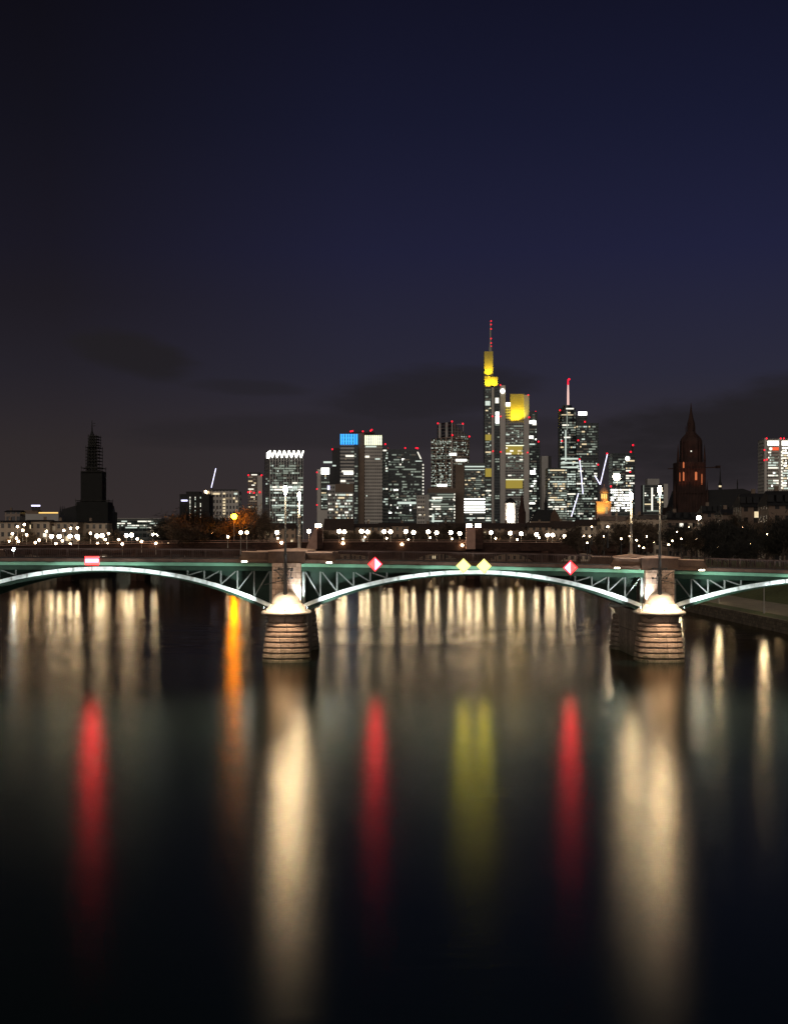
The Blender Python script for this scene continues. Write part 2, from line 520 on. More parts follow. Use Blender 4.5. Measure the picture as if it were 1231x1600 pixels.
# right: embankment street, 9 m up, behind the quay; left: bank at 5 m; beyond: the town
sheet([(x + 30, y) for x, y in RB], 6000, 8.6)
sheet(LB, -6000, 5.0)
g.add([(-6000, 860, 5.0), (6000, 860, 5.0), (6000, 26000, 5.0), (-6000, 26000, 5.0)], [(0, 1, 2, 3)])
tag(g.build('ground', M['ground']), kind='structure')
q = MB()
for (x0, y0), (x1, y1) in zip(RB[:-1], RB[1:]):
    q.add([(x0, y0, 1.9), (x1, y1, 1.9), (x1 + 0.7, y1, 1.9), (x0 + 0.7, y0, 1.9), (x0 - 0.25, y0, -1), (x1 - 0.25, y1, -1), (x1 + 0.7, y1, -1), (x0 + 0.7, y0, -1)],
          [(0, 1, 2, 3), (0, 4, 5, 1), (2, 6, 7, 3), (0, 3, 7, 4), (1, 5, 6, 2)])
tag(q.build('quay_wall', M['quay']), 'low stone quay wall along the right bank below the path', 'wall')
q = MB()
for (x0, y0), (x1, y1) in zip(LB[:-1], LB[1:]):
    q.add([(x0, y0, 5.004), (x1, y1, 5.004), (x1 - 0.9, y1, 5.004), (x0 - 0.9, y0, 5.004), (x0, y0, -1), (x1, y1, -1), (x1 - 0.9, y1, -1), (x0 - 0.9, y0, -1)],
          [(0, 1, 2, 3), (0, 4, 5, 1), (2, 6, 7, 3), (0, 3, 7, 4), (1, 5, 6, 2)])
q.box(-190, 120, 858, 860, -1, 5.004)
tag(q.build('embankment_wall', M['quay']), 'tall stone embankment wall along the left and far bank', 'wall')
q = MB()
def ribbon(off0, off1, z0, z1):
    b = MB(); n = len(RB)
    vs = [(x + off0, y, z0) for x, y in RB] + [(x + off1, y, z1) for x, y in RB]
    b.add(vs, [(i, i + 1, n + i + 1, n + i) for i in range(n - 1)])
    return b
tag(ribbon(0.7, 3.2, 1.86, 2.0).build('grass_verge', M['grass']), kind='structure')
tag(ribbon(3.2, 13.0, 2.0, 2.3).build('quay_path', M['path']), kind='structure')
tag(ribbon(13.0, 30.0, 2.3, 8.6).build('grass_slope', M['grass']), kind='structure')

# ------------------------------------------------------------------ the near arch bridge
D0 = 168.0
S = F / D0
def bx(px): return (px - 615.5) / S
def bz(py): return CZ - (py - 850.0) / S
def zg(X):
    px = 615.5 + S * X
    if px < 0: px *= 0.4
    return bz(880 + 1.254e-5 * px * px)
YF, YR = 168.0, 186.5
PX = [-53.7, -12.0, 29.7, 71.4]
CROWN = [bz(888.5), bz(893.8), bz(903.0)]
SPR = bz(946.5)
HALF = 41.7 / 2 - 1.9
XA, XB = -75.0, 96.0
XS = [XA + (XB - XA) * i / 90 for i in range(91)]

bridge = empty('arch_bridge', (0, YF, 0))
tag(bridge, 'near green iron arch bridge with floodlit pale arches on stone piers', 'bridge')
def B(name, mb, m, parent=None, smooth=False):
    mb.v = [(x, y - YF, z) for x, y, z in mb.v]
    return mb.build(name, m, parent or bridge, smooth)
def along(name, m, y0, y1, a, b, x0=XA, x1=XB):
    n = max(2, int((x1 - x0) / 1.9))
    secs = []
    for i in range(n + 1):
        X = x0 + (x1 - x0) * i / n
        z = zg(X)
        secs.append([(X, y0, z + a), (X, y1, z + a), (X, y1, z + b), (X, y0, z + b)])
    return B(name, MB().strip(secs), m)
along('deck', M['asphalt'], YF + 0.45, YR - 0.45, 0.10, 0.56)
along('cornice', M['parapet'], YF - 0.42, YF + 0.45, 0.22, 0.58)
along('cornice', M['parapet'], YR - 0.45, YR + 0.42, 0.22, 0.58)

def arch_z(k, X):
    c = (PX[k] + PX[k + 1]) / 2
    u = (X - c) / HALF
    rise = CROWN[k] - SPR
    # flat circular segment
    Rr = (HALF ** 2 + rise ** 2) / (2 * rise)
    return CROWN[k] - Rr + math.sqrt(max(0, Rr * Rr - (u * HALF) ** 2))
def rib_pts(k, n=44):
    c = (PX[k] + PX[k + 1]) / 2
    return [c - HALF + 2 * HALF * i / n for i in range(n + 1)]
for k in range(3):
    x0, x1 = PX[k] + 1.62, PX[k + 1] - 1.62
    along('girder_flange', M['green'], YF - 0.20, YF + 0.30, -0.20, 0.16, x0, x1)
    along('girder_web', M['dgreen'], YF + 0.02, YF + 0.20, -0.72, -0.204, x0, x1)
    # the lit outer rib and its dark lower flange
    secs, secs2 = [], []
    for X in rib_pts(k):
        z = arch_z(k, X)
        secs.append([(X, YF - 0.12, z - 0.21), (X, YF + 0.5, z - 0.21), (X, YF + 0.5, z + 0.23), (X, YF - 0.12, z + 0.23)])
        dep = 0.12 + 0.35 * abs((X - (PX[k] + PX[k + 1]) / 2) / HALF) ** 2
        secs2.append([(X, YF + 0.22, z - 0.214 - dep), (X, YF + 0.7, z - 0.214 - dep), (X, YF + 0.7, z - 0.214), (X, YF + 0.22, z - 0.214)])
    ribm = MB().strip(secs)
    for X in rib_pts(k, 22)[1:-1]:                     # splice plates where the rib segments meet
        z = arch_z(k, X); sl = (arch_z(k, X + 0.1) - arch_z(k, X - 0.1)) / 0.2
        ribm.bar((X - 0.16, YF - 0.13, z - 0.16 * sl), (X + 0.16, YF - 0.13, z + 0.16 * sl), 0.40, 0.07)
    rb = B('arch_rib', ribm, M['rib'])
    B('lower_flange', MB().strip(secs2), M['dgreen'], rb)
    # inner ribs across the width of the bridge, each with its plate up to the deck
    for j, yy in enumerate((171.2, 175.2, 179.2, 183.0, 186.0)):
        secs, sp = [], []
        for X in rib_pts(k, 30):
            z = arch_z(k, X)
            secs.append([(X, yy, z - 0.5), (X, yy + 0.5, z - 0.5), (X, yy + 0.5, z + 0.25), (X, yy, z + 0.25)])
            sp.append([(X, yy + 0.2, z + 0.254), (X, yy + 0.28, z + 0.254), (X, yy + 0.28, zg(X) + 0.09), (X, yy + 0.2, zg(X) + 0.09)])
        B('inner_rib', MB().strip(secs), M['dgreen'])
        if j in (0, 4):
            B('spandrel_plate', MB().strip(sp), M['dgreen'])
    # spandrel bracing: uprights every 1.9 m and diagonals falling away from the piers
    for sgn, xp in ((1, PX[k]), (-1, PX[k + 1])):
        for i in range(10):
            X = xp + sgn * (1.85 + 1.87 * i)
            Xn = X + sgn * 1.87
            top, bot = zg(X) - 0.73, arch_z(k, X) + 0.27
            if i == 0: bot = max(bot, SPR + 0.3)
            if top - bot < 0.35: break
            B('upright', MB().bar((X, YF + 0.12, bot), (X, YF + 0.12, top), 0.15 if i else 0.30, 0.18), M['strut'])
            bn = arch_z(k, Xn) + 0.30
            if top - bn > 0.3:
                B('diagonal', MB().bar((X + sgn * 0.2, YF + 0.14, top - 0.05), (Xn - sgn * 0.05, YF + 0.14, bn), 0.13, 0.10), M['strut'])

def stadium(hw, yf, yb, nose, n=12):
    pts = []
    for i in range(n + 1):
        a = math.pi + math.pi * i / n
        pts.append((hw * math.cos(a), yf + nose + nose * math.sin(a)))
    for i in range(n + 1):
        a = math.pi * i / n
        pts.append((hw * math.cos(a), yb - nose + nose * math.sin(a)))
    return pts
for k, xp in enumerate(PX):
    pier = B('pier', MB().box(xp - 1.6, xp + 1.6, YF - 1.05, YR + 0.95, 5.9, zg(xp) + 0.2), M['stone'])
    # coursed cutwater: rounded courses with deep open joints, battered
    zs = [-1.2, 0.42, 1.02, 1.62, 2.22, 2.80, 3.36, 3.92, 4.35]
    B('core_wall', MB().box(xp - 1.9, xp + 1.9, 168.6, 186.0, -1.2, 5.4), M['stone_low'], pier)
    for ya_, yb_, fr in ((164.1, 171.0, True), (183.6, 190.0, False)):
        def ring(hw, z, e=0.0):
            k_ = (2.72 - hw) * 0.9 + e
            return [(xp + x, y, z) for x, y in stadium(hw - e, ya_ + k_, yb_ - k_, 2.3, 16)]
        b = MB()
        for i in range(len(zs) - 1):
            z0, z1 = zs[i], zs[i + 1]
            h0, h1 = 2.72 - 0.105 * max(z0, 0), 2.72 - 0.105 * max(z1, 0)
            b.strip([ring(h0, z0 + 0.03, 0.20), ring(h0, z0 + 0.04, 0.07), ring(h0, z0 + 0.13), ring(h1, z1 - 0.13), ring(h1, z1 - 0.06, 0.07), ring(h1, z1 - 0.05, 0.20)])
        b.strip([ring(2.72, -1.2, 0.24), ring(2.27, 4.4, 0.24)])
        B('cutwater', b, M['stone_low'], pier)
        def rr_(hw, z): return [(xp + x, y, z) for x, y in stadium(hw, ya_ + 0.05 + (2.72 - hw) * 0.8, yb_ - 0.05 - (2.72 - hw) * 0.8, min(hw, 2.3), 16)]
        B('corbel', MB().strip([rr_(2.02, 4.33), rr_(2.02, 4.62), rr_(2.12, 4.95), rr_(2.34, 5.22)]), M['stone_low'], pier, True)
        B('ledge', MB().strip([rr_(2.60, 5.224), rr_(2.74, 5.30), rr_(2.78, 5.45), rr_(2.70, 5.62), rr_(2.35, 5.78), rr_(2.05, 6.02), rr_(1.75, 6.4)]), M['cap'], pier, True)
    # rounded hood stones front and back
    for yc in (YF - 0.9, YR + 0.75):
        prof = [(1.72, 6.0), (1.66, 6.45), (1.66, 6.60)] + [(1.58 * math.cos(t), 6.65 + 1.15 * math.sin(t)) for t in [i * math.pi / 16 for i in range(0, 8)]] + [(0.05, 7.8)]
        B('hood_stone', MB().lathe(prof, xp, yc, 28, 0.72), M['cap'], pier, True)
    # pedestal with shallow pitched cap, and flanking parapet walls with raked ends
    for yy, s in ((YF, -1), (YR, 1)):
        ya, yb = (yy - 1.02, yy + 0.9) if s < 0 else (yy - 0.9, yy + 1.02)
        z0 = zg(xp)
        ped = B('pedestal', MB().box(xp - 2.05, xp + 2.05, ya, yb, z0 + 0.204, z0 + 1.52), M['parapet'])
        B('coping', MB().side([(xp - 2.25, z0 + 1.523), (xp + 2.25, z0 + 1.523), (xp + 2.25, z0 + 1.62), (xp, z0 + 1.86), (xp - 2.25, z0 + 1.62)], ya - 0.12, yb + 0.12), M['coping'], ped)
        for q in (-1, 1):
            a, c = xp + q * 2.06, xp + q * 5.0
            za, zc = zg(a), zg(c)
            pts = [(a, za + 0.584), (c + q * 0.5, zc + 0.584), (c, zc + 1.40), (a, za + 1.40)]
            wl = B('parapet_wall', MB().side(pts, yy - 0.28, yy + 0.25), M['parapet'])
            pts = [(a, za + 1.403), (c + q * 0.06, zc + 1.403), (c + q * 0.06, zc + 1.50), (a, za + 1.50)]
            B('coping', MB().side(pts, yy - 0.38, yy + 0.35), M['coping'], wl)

# railings: posts and panels of upright bars, both sides
for yy in (YF - 0.05, YR + 0.05):
    for k in range(3):
        xa, xb = PX[k] + 5.3, PX[k + 1] - 5.3
        n = 8
        for i in range(n + 1):
            X = xa + (xb - xa) * i / n
            z = zg(X)
            B('railing_post', MB().box(X - 0.06, X + 0.06, yy - 0.06, yy + 0.06, z + 0.58, z + 1.68), M['rail'])
            if i == n: break
            X2 = xa + (xb - xa) * (i + 1) / n
            z2 = zg(X2)
            b = MB()
            b.bar((X + 0.06, yy, z + 1.62), (X2 - 0.06, yy, z2 + 1.62), 0.09, 0.09)
            b.bar((X + 0.06, yy, z + 0.72), (X2 - 0.06, yy, z2 + 0.72), 0.06, 0.05)
            m_ = 18
            for j in range(1, m_):
                u = j / m_
                xx = X + (X2 - X) * u; zz = z + (z2 - z) * u
                b.box(xx - 0.018, xx + 0.018, yy - 0.018, yy + 0.018, zz + 0.72, zz + 1.60)
            B('railing', b, M['rail'])

# ------------------------------------------------------------------ lamps and floodlights on the near bridge
WARM = (1.0, 0.77, 0.55)
COOL = (0.90, 0.97, 1.0)
mast_labels = {(1, 0): 'tall dark iron lamp mast in front of the left river pier', (2, 0): 'tall dark iron lamp mast in front of the right river pier',
               (1, 1): 'warm lit lamp post on the far side of the left river pier', (2, 1): 'warm lit lamp post on the far side of the right river pier'}
for k in (1, 2):
    xp = PX[k]
    for side in (0, 1):
        y = YF - 1.45 if side == 0 else YR + 1.35
        base = 7.2 if side == 0 else zg(xp) + 1.0
        root = empty('lamp_mast', (xp - 0.1 if side == 0 else xp + 0.1, y, base))
        tag(root, mast_labels[(k, side)], 'lamp mast', 'lamp masts on the near bridge')
        top = 18.6 - base
        b = MB()
        b.lathe([(0.30, 0.0), (0.30, 0.35), (0.22, 0.5), (0.2, 2.2), (0.27, 2.3), (0.27, 2.5), (0.18, 2.6), (0.15, 4.5), (0.20, 4.55), (0.20, 4.75), (0.14, 4.85), (0.09, top)], n=10)
        b.build('pole', M['iron'] if side == 0 else M['post'], root, True)
        MB().lathe([(0.08, top), (0.15, top + 0.12), (0.19, top + 0.5), (0.17, top + 0.85), (0.08, top + 1.0)], n=10).build('lantern', E['lampw'], root, True)
        MB().lathe([(0.22, top + 1.0), (0.20, top + 1.08), (0.04, top + 1.25)], n=10).build('cap', M['iron'], root)
        pl_ = bpy.data.lights.new('lantern_glow', 'POINT')
        pl_.energy = 900 if side else 1500; pl_.color = (1.0, 0.78, 0.5); pl_.shadow_soft_size = 0.3
        link(bpy.data.objects.new('lantern_glow', pl_), root).location = (0, -0.55, top - 0.5 if side else top + 0.4)
        if side == 1:
            spot(root, root.location + Vector((0, -2.2, 0.4)), root.location + Vector((0, 0, 4.5)), 1500, (1.0, 0.72, 0.45), 50, 0.8)
        if side == 0:
            b = MB()
            for z in (2.1, 3.15):
                b.tube((-0.75, 0, z), (0.75, 0, z), 0.05)
                for q in (-1, 1):
                    b.ball((q * 0.75, 0, z), 0.13)
                    b.tube((q * 0.45, 0, z), (0, 0, z - 0.55), 0.03)
            b.build('crossbar', M['iron'], root, True)
            b = MB()
            sgn = -1 if k == 1 else 1
            b.tube((0, 0, 1.9), (sgn * 2.4, 0.3, 1.35), 0.045)
            b.build('stay', M['iron'], root)

def floodlight(loc, label, warm=False, grp='floodlights on the bridge piers', side=0):
    r = empty('floodlight', loc)
    tag(r, label, 'floodlight', grp)
    if side:
        x0, x1 = sorted((0.0, side * 0.16)); l0, l1 = sorted((side * 0.164, side * 0.185))
        MB().box(x0, x1, -0.13, 0.13, 0.0, 0.24).build('housing', M['iron'], r)
        MB().box(l0, l1, -0.10, 0.10, 0.03, 0.21).build('lens', E['lensc'], r)
    else:
        MB().box(-0.10, 0.10, 0.0, 0.14, 0.0, 0.16).build('housing', M['post'], r)
        MB().box(-0.08, 0.08, 0.144, 0.16, 0.03, 0.13).build('lens', E['lensc'], r)
    MB().box(-0.04, 0.04, 0.04, 0.10, -0.3, -0.004).build('bracket', M['iron'], r)
    return r
pname = {0: 'bank pier at the far left', 1: 'left river pier', 2: 'right river pier', 3: 'bank pier at the far right'}
for k in range(4):
    xp = PX[k]
    arm = empty('flood_arm', (xp, YF - 1.05, 9.4))
    tag(arm, 'thin iron arm reaching out over the cap of the ' + pname[k], 'floodlight arm', 'flood arms on the bridge piers')
    b = MB()
    for q in (-1, 1):
        b.tube((q * 0.4, 0, 0), (q * 0.9, -4.8, 0.9), 0.04)
        b.tube((q * 0.4, 0, -0.7), (q * 0.7, -2.2, 0.48), 0.03)
    b.tube((-0.9, -4.8, 0.9), (0.9, -4.8, 0.9), 0.035)
    b.build('arm', M['iron'], arm)
    for q in (-1, 1):
        p = Vector((xp + q * 0.9, YF - 5.85, 10.25))
        hd = MB().box(q * 0.9 - 0.16, q * 0.9 + 0.16, -4.92, -4.66, 0.78, 0.93).build('lamp_head', M['iron'], arm)
        spot(arm, p - Vector((0, 0, 0.2)), (xp + q * 1.2, YF - 3.1, 2.4), 4200, WARM, 88, 0.7, 0.10)
    up = floodlight((xp, YF - 3.75, 5.75), 'low warm floodlight on the ledge nose of the ' + pname[k])  # added fitting whose upward beam brightens the shaft
    spot(up, (xp, YF - 3.3, 6.1), (xp, YF - 1.0, 8.6), 800, WARM, 120, 0.8)
    for q in (-1, 1):
        # two luminaires on the ledge throw light along the arch on that side
        if (k == 0 and q < 0) or (k == 3 and q > 0): continue
        fl = floodlight((xp + q * 2.2, YF - 2.6, 5.95), 'small floodlight on the %s ledge of the %s' % ('left' if q < 0 else 'right', pname[k]), side=q)
        p = Vector((xp + q * 2.5, YF - 2.6, 6.10))
        spot(fl, p, (xp + q * 21.0, YF, CROWN[min(2, k if q > 0 else k - 1)] + 0.3), 74000, COOL, 17, 1.0)
        spot(fl, p, (xp + q * 7.0, YF, 8.0), 5600, COOL, 78, 1.0)
    # luminaires at the ends of the parapet walls, glowing along the cornice
    for q in (-1, 1):
        if (k == 0 and q < 0) or (k == 3 and q > 0): continue
        X = xp + q * 4.75
        c = empty('cornice_light', (X, YF - 0.62, zg(X) + 0.25))
        tag(c, 'glowing cornice light %s of the %s' % ('left' if q < 0 else 'right', pname[k]), 'light fitting', 'cornice lights beside the piers')
        MB().box(-0.30, 0.30, -0.10, 0.02, 0.0, 0.13).build('lens', E['lens'], c)
        MB().box(-0.34, 0.34, 0.024, 0.18, -0.05, 0.17).build('housing', M['iron'], c)
    # cool lamp wedged between pier and bracing, towards the middle span
    for q in ([1] if k == 1 else [-1] if k == 2 else []):
        fl = floodlight((xp + q * 1.75, YF - 1.75, 6.3), 'cool white floodlight in front of bracing at the %s' % pname[k])
        spot(fl, (xp + q * 1.75, YF - 1.5, 6.8), (xp + q * 1.75, YF + 0.1, 9.6), 2600, COOL, 96, 0.6)

# ------------------------------------------------------------------ navigation signs on the girder
def sign(px, py, kind, label, grp):
    y = YF - 0.75
    d = y
    r = empty('navigation_sign', (wx(px, d), y, wz(py, d)))
    tag(r, label, 'navigation sign', grp)
    if kind == 'rect':
        MB().box(-0.80, 0.80, 0.0, 0.16, -0.50, 0.50).build('board', E['signrim'], r)
        b = MB().box(-0.74, 0.74, -0.03, -0.004, -0.44, -0.20); b.box(-0.74, 0.74, -0.03, -0.004, 0.20, 0.44)
        b.build('red_bar', E['signbar'], r)
        MB().box(-0.74, 0.74, -0.03, -0.004, -0.19, 0.19).build('white_bar', E['signred'], r)
    else:
        rim, glow = (E['signyrim'], E['signyel']) if kind == 'yellow' else (E['signrim'], E['signred'])
        a = 0.84
        MB().side([(0, -a), (a, 0), (0, a), (-a, 0)], 0.0, 0.16).build('board', rim, r)
        a = 0.66
        if kind == 'yellow':
            MB().side([(0, -a), (a, 0), (0, a), (-a, 0)], -0.03, -0.004).build('face', glow, r)
        else:
            MB().side([(-0.008, -a), (-0.008, a), (-a, 0)], -0.03, -0.004).build('half_face', E['signbar'] if px < 700 else glow, r)
            MB().side([(0.008, -a), (a, 0), (0.008, a)], -0.03, -0.004).build('half_face', glow if px < 700 else E['signbar'], r)
    MB().box(-0.03, 0.03, 0.05, 0.11, -1.25, -0.86 if kind != 'rect' else -0.504).build('stem', M['iron'], r)
    MB().box(-0.05, 0.05, 0.164, 0.75, -0.1, 0.0).build('bracket', M['iron'], r)
    return r
sign(144, 876, 'rect', 'glowing red rectangular navigation board above the left arch', 'navigation signs on the bridge girder')
sign(586, 881.5, 'red', 'glowing red diamond sign left of the two yellow diamonds', 'navigation signs on the bridge girder')
sign(724, 884, 'yellow', 'left yellow diamond of the glowing pair over mid arch', 'navigation signs on the bridge girder')
sign(756, 884.5, 'yellow', 'right yellow diamond of the glowing pair over mid arch', 'navigation signs on the bridge girder')
sign(891, 887, 'red', 'glowing red diamond sign nearest the right river pier', 'navigation signs on the bridge girder')

# ------------------------------------------------------------------ street lamps
def lamp_proto(name, h, r, em, pm, label, cat, grp, arms=False):
    root = empty(name, (0, 0, 0))
    tag(root, label, cat, grp)
    MB().lathe([(0.16, 0), (0.16, 0.8), (0.09, 1.0), (0.06, h - r)], n=6).build('post', pm, root)
    MB().ball((0, 0, h), r).build('lamp_globe', em, root, True)
    return root
def place(proto, spots, labels=None, first=True):
    out = []
    for i, loc in enumerate(spots):
        o = proto if i == 0 else copy_tree(proto)
        o.location = loc
        if labels: o['label'] = labels[i]
        out.append(o)
    return out

# quay lamps on the right bank
qp = lamp_proto('quay_lamp', 6.4, 0.26, E['lampquay'], M['post'], 'slim quay lamp post', 'street lamp', 'quay lamps on the right bank path')
place(qp, [(59.4, 240, 1.95), (60.6, 279, 1.95), (61.5, 322, 1.95)],
      ['slim lamp post on the quay grass nearest the bridge at right', 'second slim lamp post along the right quay behind the bridge', 'third slim lamp post along the right quay, farthest back'])

t = empty('path_sign', (63.5, 236, 2.1))
tag(t, 'thin post with a small pale board on the quay path at right', 'sign')
MB().tube((0, 0, 0), (0, 0, 3.3), 0.05).build('post', M['post'], t)
MB().box(-0.45, 0.45, -0.09, -0.055, 2.5, 3.2).build('board', M['pale'], t)

# ------------------------------------------------------------------ the old stone bridge farther down the river
def oy(px): return 520 + 80 * px / 1231.0
OP = [-120 + 12 * i for i in range(96)]     # picture columns along the bridge
def otop(px):                               # picture row of the deck edge
    return 847 + ((px - 600) / 600.0) ** 2 * 6
old = empty('stone_bridge', (0, 560, 0))
tag(old, 'far dark sandstone bridge carrying a long row of lamps', 'bridge')
def OB(name, mb, m, parent=None):
    mb.v = [(x, y - 560, z) for x, y, z in mb.v]
    return mb.build(name, m, parent or old)
secs, sr, sr2 = [], [], []
for px in OP:
    d = oy(px); x = wx(px, d); z = wz(otop(px), d)
    secs.append([(x, d, z - 3.2), (x, d + 14, z - 3.2), (x, d + 14, z), (x, d, z)])
    sr.append([(x, d - 0.2, z + 0.75), (x, d - 0.05, z + 0.75), (x, d - 0.05, z + 0.9), (x, d - 0.2, z + 0.9)])
    sr2.append([(x, d - 0.25, z + 0.004), (x, d + 0.2, z + 0.004), (x, d + 0.2, z + 0.2), (x, d - 0.25, z + 0.2)])
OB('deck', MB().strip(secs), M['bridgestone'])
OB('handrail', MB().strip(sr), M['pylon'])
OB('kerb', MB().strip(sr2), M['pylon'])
b = MB()
for px in range(-110, 1010, 4):
    d = oy(px); x = wx(px, d); z = wz(otop(px), d)
    b.box(x - 0.05, x + 0.05, d - 0.17, d - 0.08, z + 0.2, z + 0.75)
OB('balusters', b, M['bridgestone'])
PP = [-130, -15, 100, 215, 330, 445, 625, 740, 855, 970]
for a, c in zip(PP[:-1], PP[1:]):
    n = 12; top, bot = [], []
    da, dc = oy(a), oy(c)
    xa, xc = wx(a, da) + 2.5, wx(c, dc) - 2.5
    pts = []
    for i in range(n + 1):
        u = i / n
        X = xa + (xc - xa) * u
        pts.append((X, 2.0 + 7.4 * math.sqrt(max(0, 1 - (2 * u - 1) ** 2))))
    zt = wz(otop(a), da) - 3.204
    zt2 = wz(otop(c), dc) - 3.204
    poly = pts + [(xc, zt2), (xa, zt)]
    # spandrel wall as strips between arch curve and deck underside
    sec = []
    for i, (X, z) in enumerate(pts):
        u = i / n; dd = da + (dc - da) * u
        sec.append([(X, dd + 0.4, z), (X, dd + 13.6, z), (X, dd + 13.6, zt + (zt2 - zt) * u), (X, dd + 0.4, zt + (zt2 - zt) * u)])
    OB('arch', MB().strip(sec), M['bridgestone'])
for a in PP:
    d = oy(a); x = wx(a, d)
    OB('pier', MB().plan([(x - 2.5, d + 0.2), (x, d - 2.5), (x + 2.5, d + 0.2), (x + 2.5, d + 13.8), (x, d + 16), (x - 2.5, d + 13.8)], -1, wz(otop(a), d) - 3.21), M['bridgestone'])

# the long row of lamps: (picture column, picture row), near row then far row
near_px = [(93, 838), (121, 838), (160, 837), (206, 836), (433, 832), (483, 830), (530, 830), (565, 830), (600, 830.5), (634, 830.5), (669, 831), (704, 832), (767, 832), (797, 833), (838, 835), (863, 836)]
far_px = [(81, 838), (110, 838), (152, 837.5), (198, 836.5), (538, 831), (574, 831), (610, 831), (646, 832), (682, 832.5), (718, 833.5), (814, 834), (855, 836), (882, 838), (893, 838)]
lp = lamp_proto('street_lamp', 4.2, 0.70, E['lamp'], M['post'], 'warm white globe lamp in the row on the far stone bridge', 'street lamp', 'globe lamps along the far stone bridge')
sp = []
for px, py in near_px:
    d = oy(px) + 0.8
    sp.append((wx(px, d), d, wz(py, d) - 4.2))
for px, py in far_px:
    d = oy(px) + 13
    sp.append((wx(px, d), d, wz(py, d) - 4.2))
place(lp, sp)

# two stone pylons with flat glowing lamps on the island pier of the old bridge
def pylon(px0, px1, py0, lamps, label, lean=0):
    d = oy(px0) - 2
    r = empty('bridge_pylon', (wx((px0 + px1) / 2, d), d, wz(858, d)))
    tag(r, label, 'pylon', 'pylons of the far stone bridge')
    hw = (px1 - px0) / 2 / F * d
    h = (858 - py0) / F * d
    le = lean / F * d
    b = MB()
    b.add([(-hw - le, 0, 0), (hw, 0, 0), (hw, 5, 0), (-hw - le, 5, 0), (-hw, 0, h), (hw, 0, h), (hw, 5, h), (-hw, 5, h)],
          [(0, 3, 2, 1), (4, 5, 6, 7), (0, 1, 5, 4), (1, 2, 6, 5), (2, 3, 7, 6), (3, 0, 4, 7)])
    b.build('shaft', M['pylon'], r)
    MB().box(hw + 0.003, hw + (2.9 if not lean else 2.0), 0.6, 6.0, 0, h - 0.4).build('buttress', M['bridgestone'], r)  # unlit side of the pylon: shade put into a darker stone block
    for lpx in lamps:
        x = wx(lpx, d) - r.location.x
        MB().box(x - 1.0, x + 1.0, 0.4, 2.2, h + 0.15, h + 1.2).build('lamp_box', E['lamp'], r)
        MB().box(x - 0.2, x + 0.2, 1.1, 1.5, h + 0.003, h + 0.147).build('lamp_neck', M['iron'], r)
    return r
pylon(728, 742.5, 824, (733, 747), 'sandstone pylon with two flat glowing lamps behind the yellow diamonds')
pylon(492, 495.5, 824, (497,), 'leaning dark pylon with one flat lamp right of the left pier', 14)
PT = [(536, 846), (628, 847.5), (722, 849), (440, 845)]
pl = empty('marker_light', (0, 0, 0))
tag(pl, 'small yellowish marker light on the side of the far stone bridge', 'light', 'marker lights on the far stone bridge')
MB().ball((0, 0, 0), 0.5).build('lamp_globe', E['lampsoft'], pl, True)
MB().box(-0.1, 0.1, 0.1, 0.9, -0.1, 0.1).build('bracket', M['iron'], pl)
place(pl, [(wx(a, oy(a) - 0.8), oy(a) - 0.8, wz(c + 3, oy(a))) for a, c in PT])

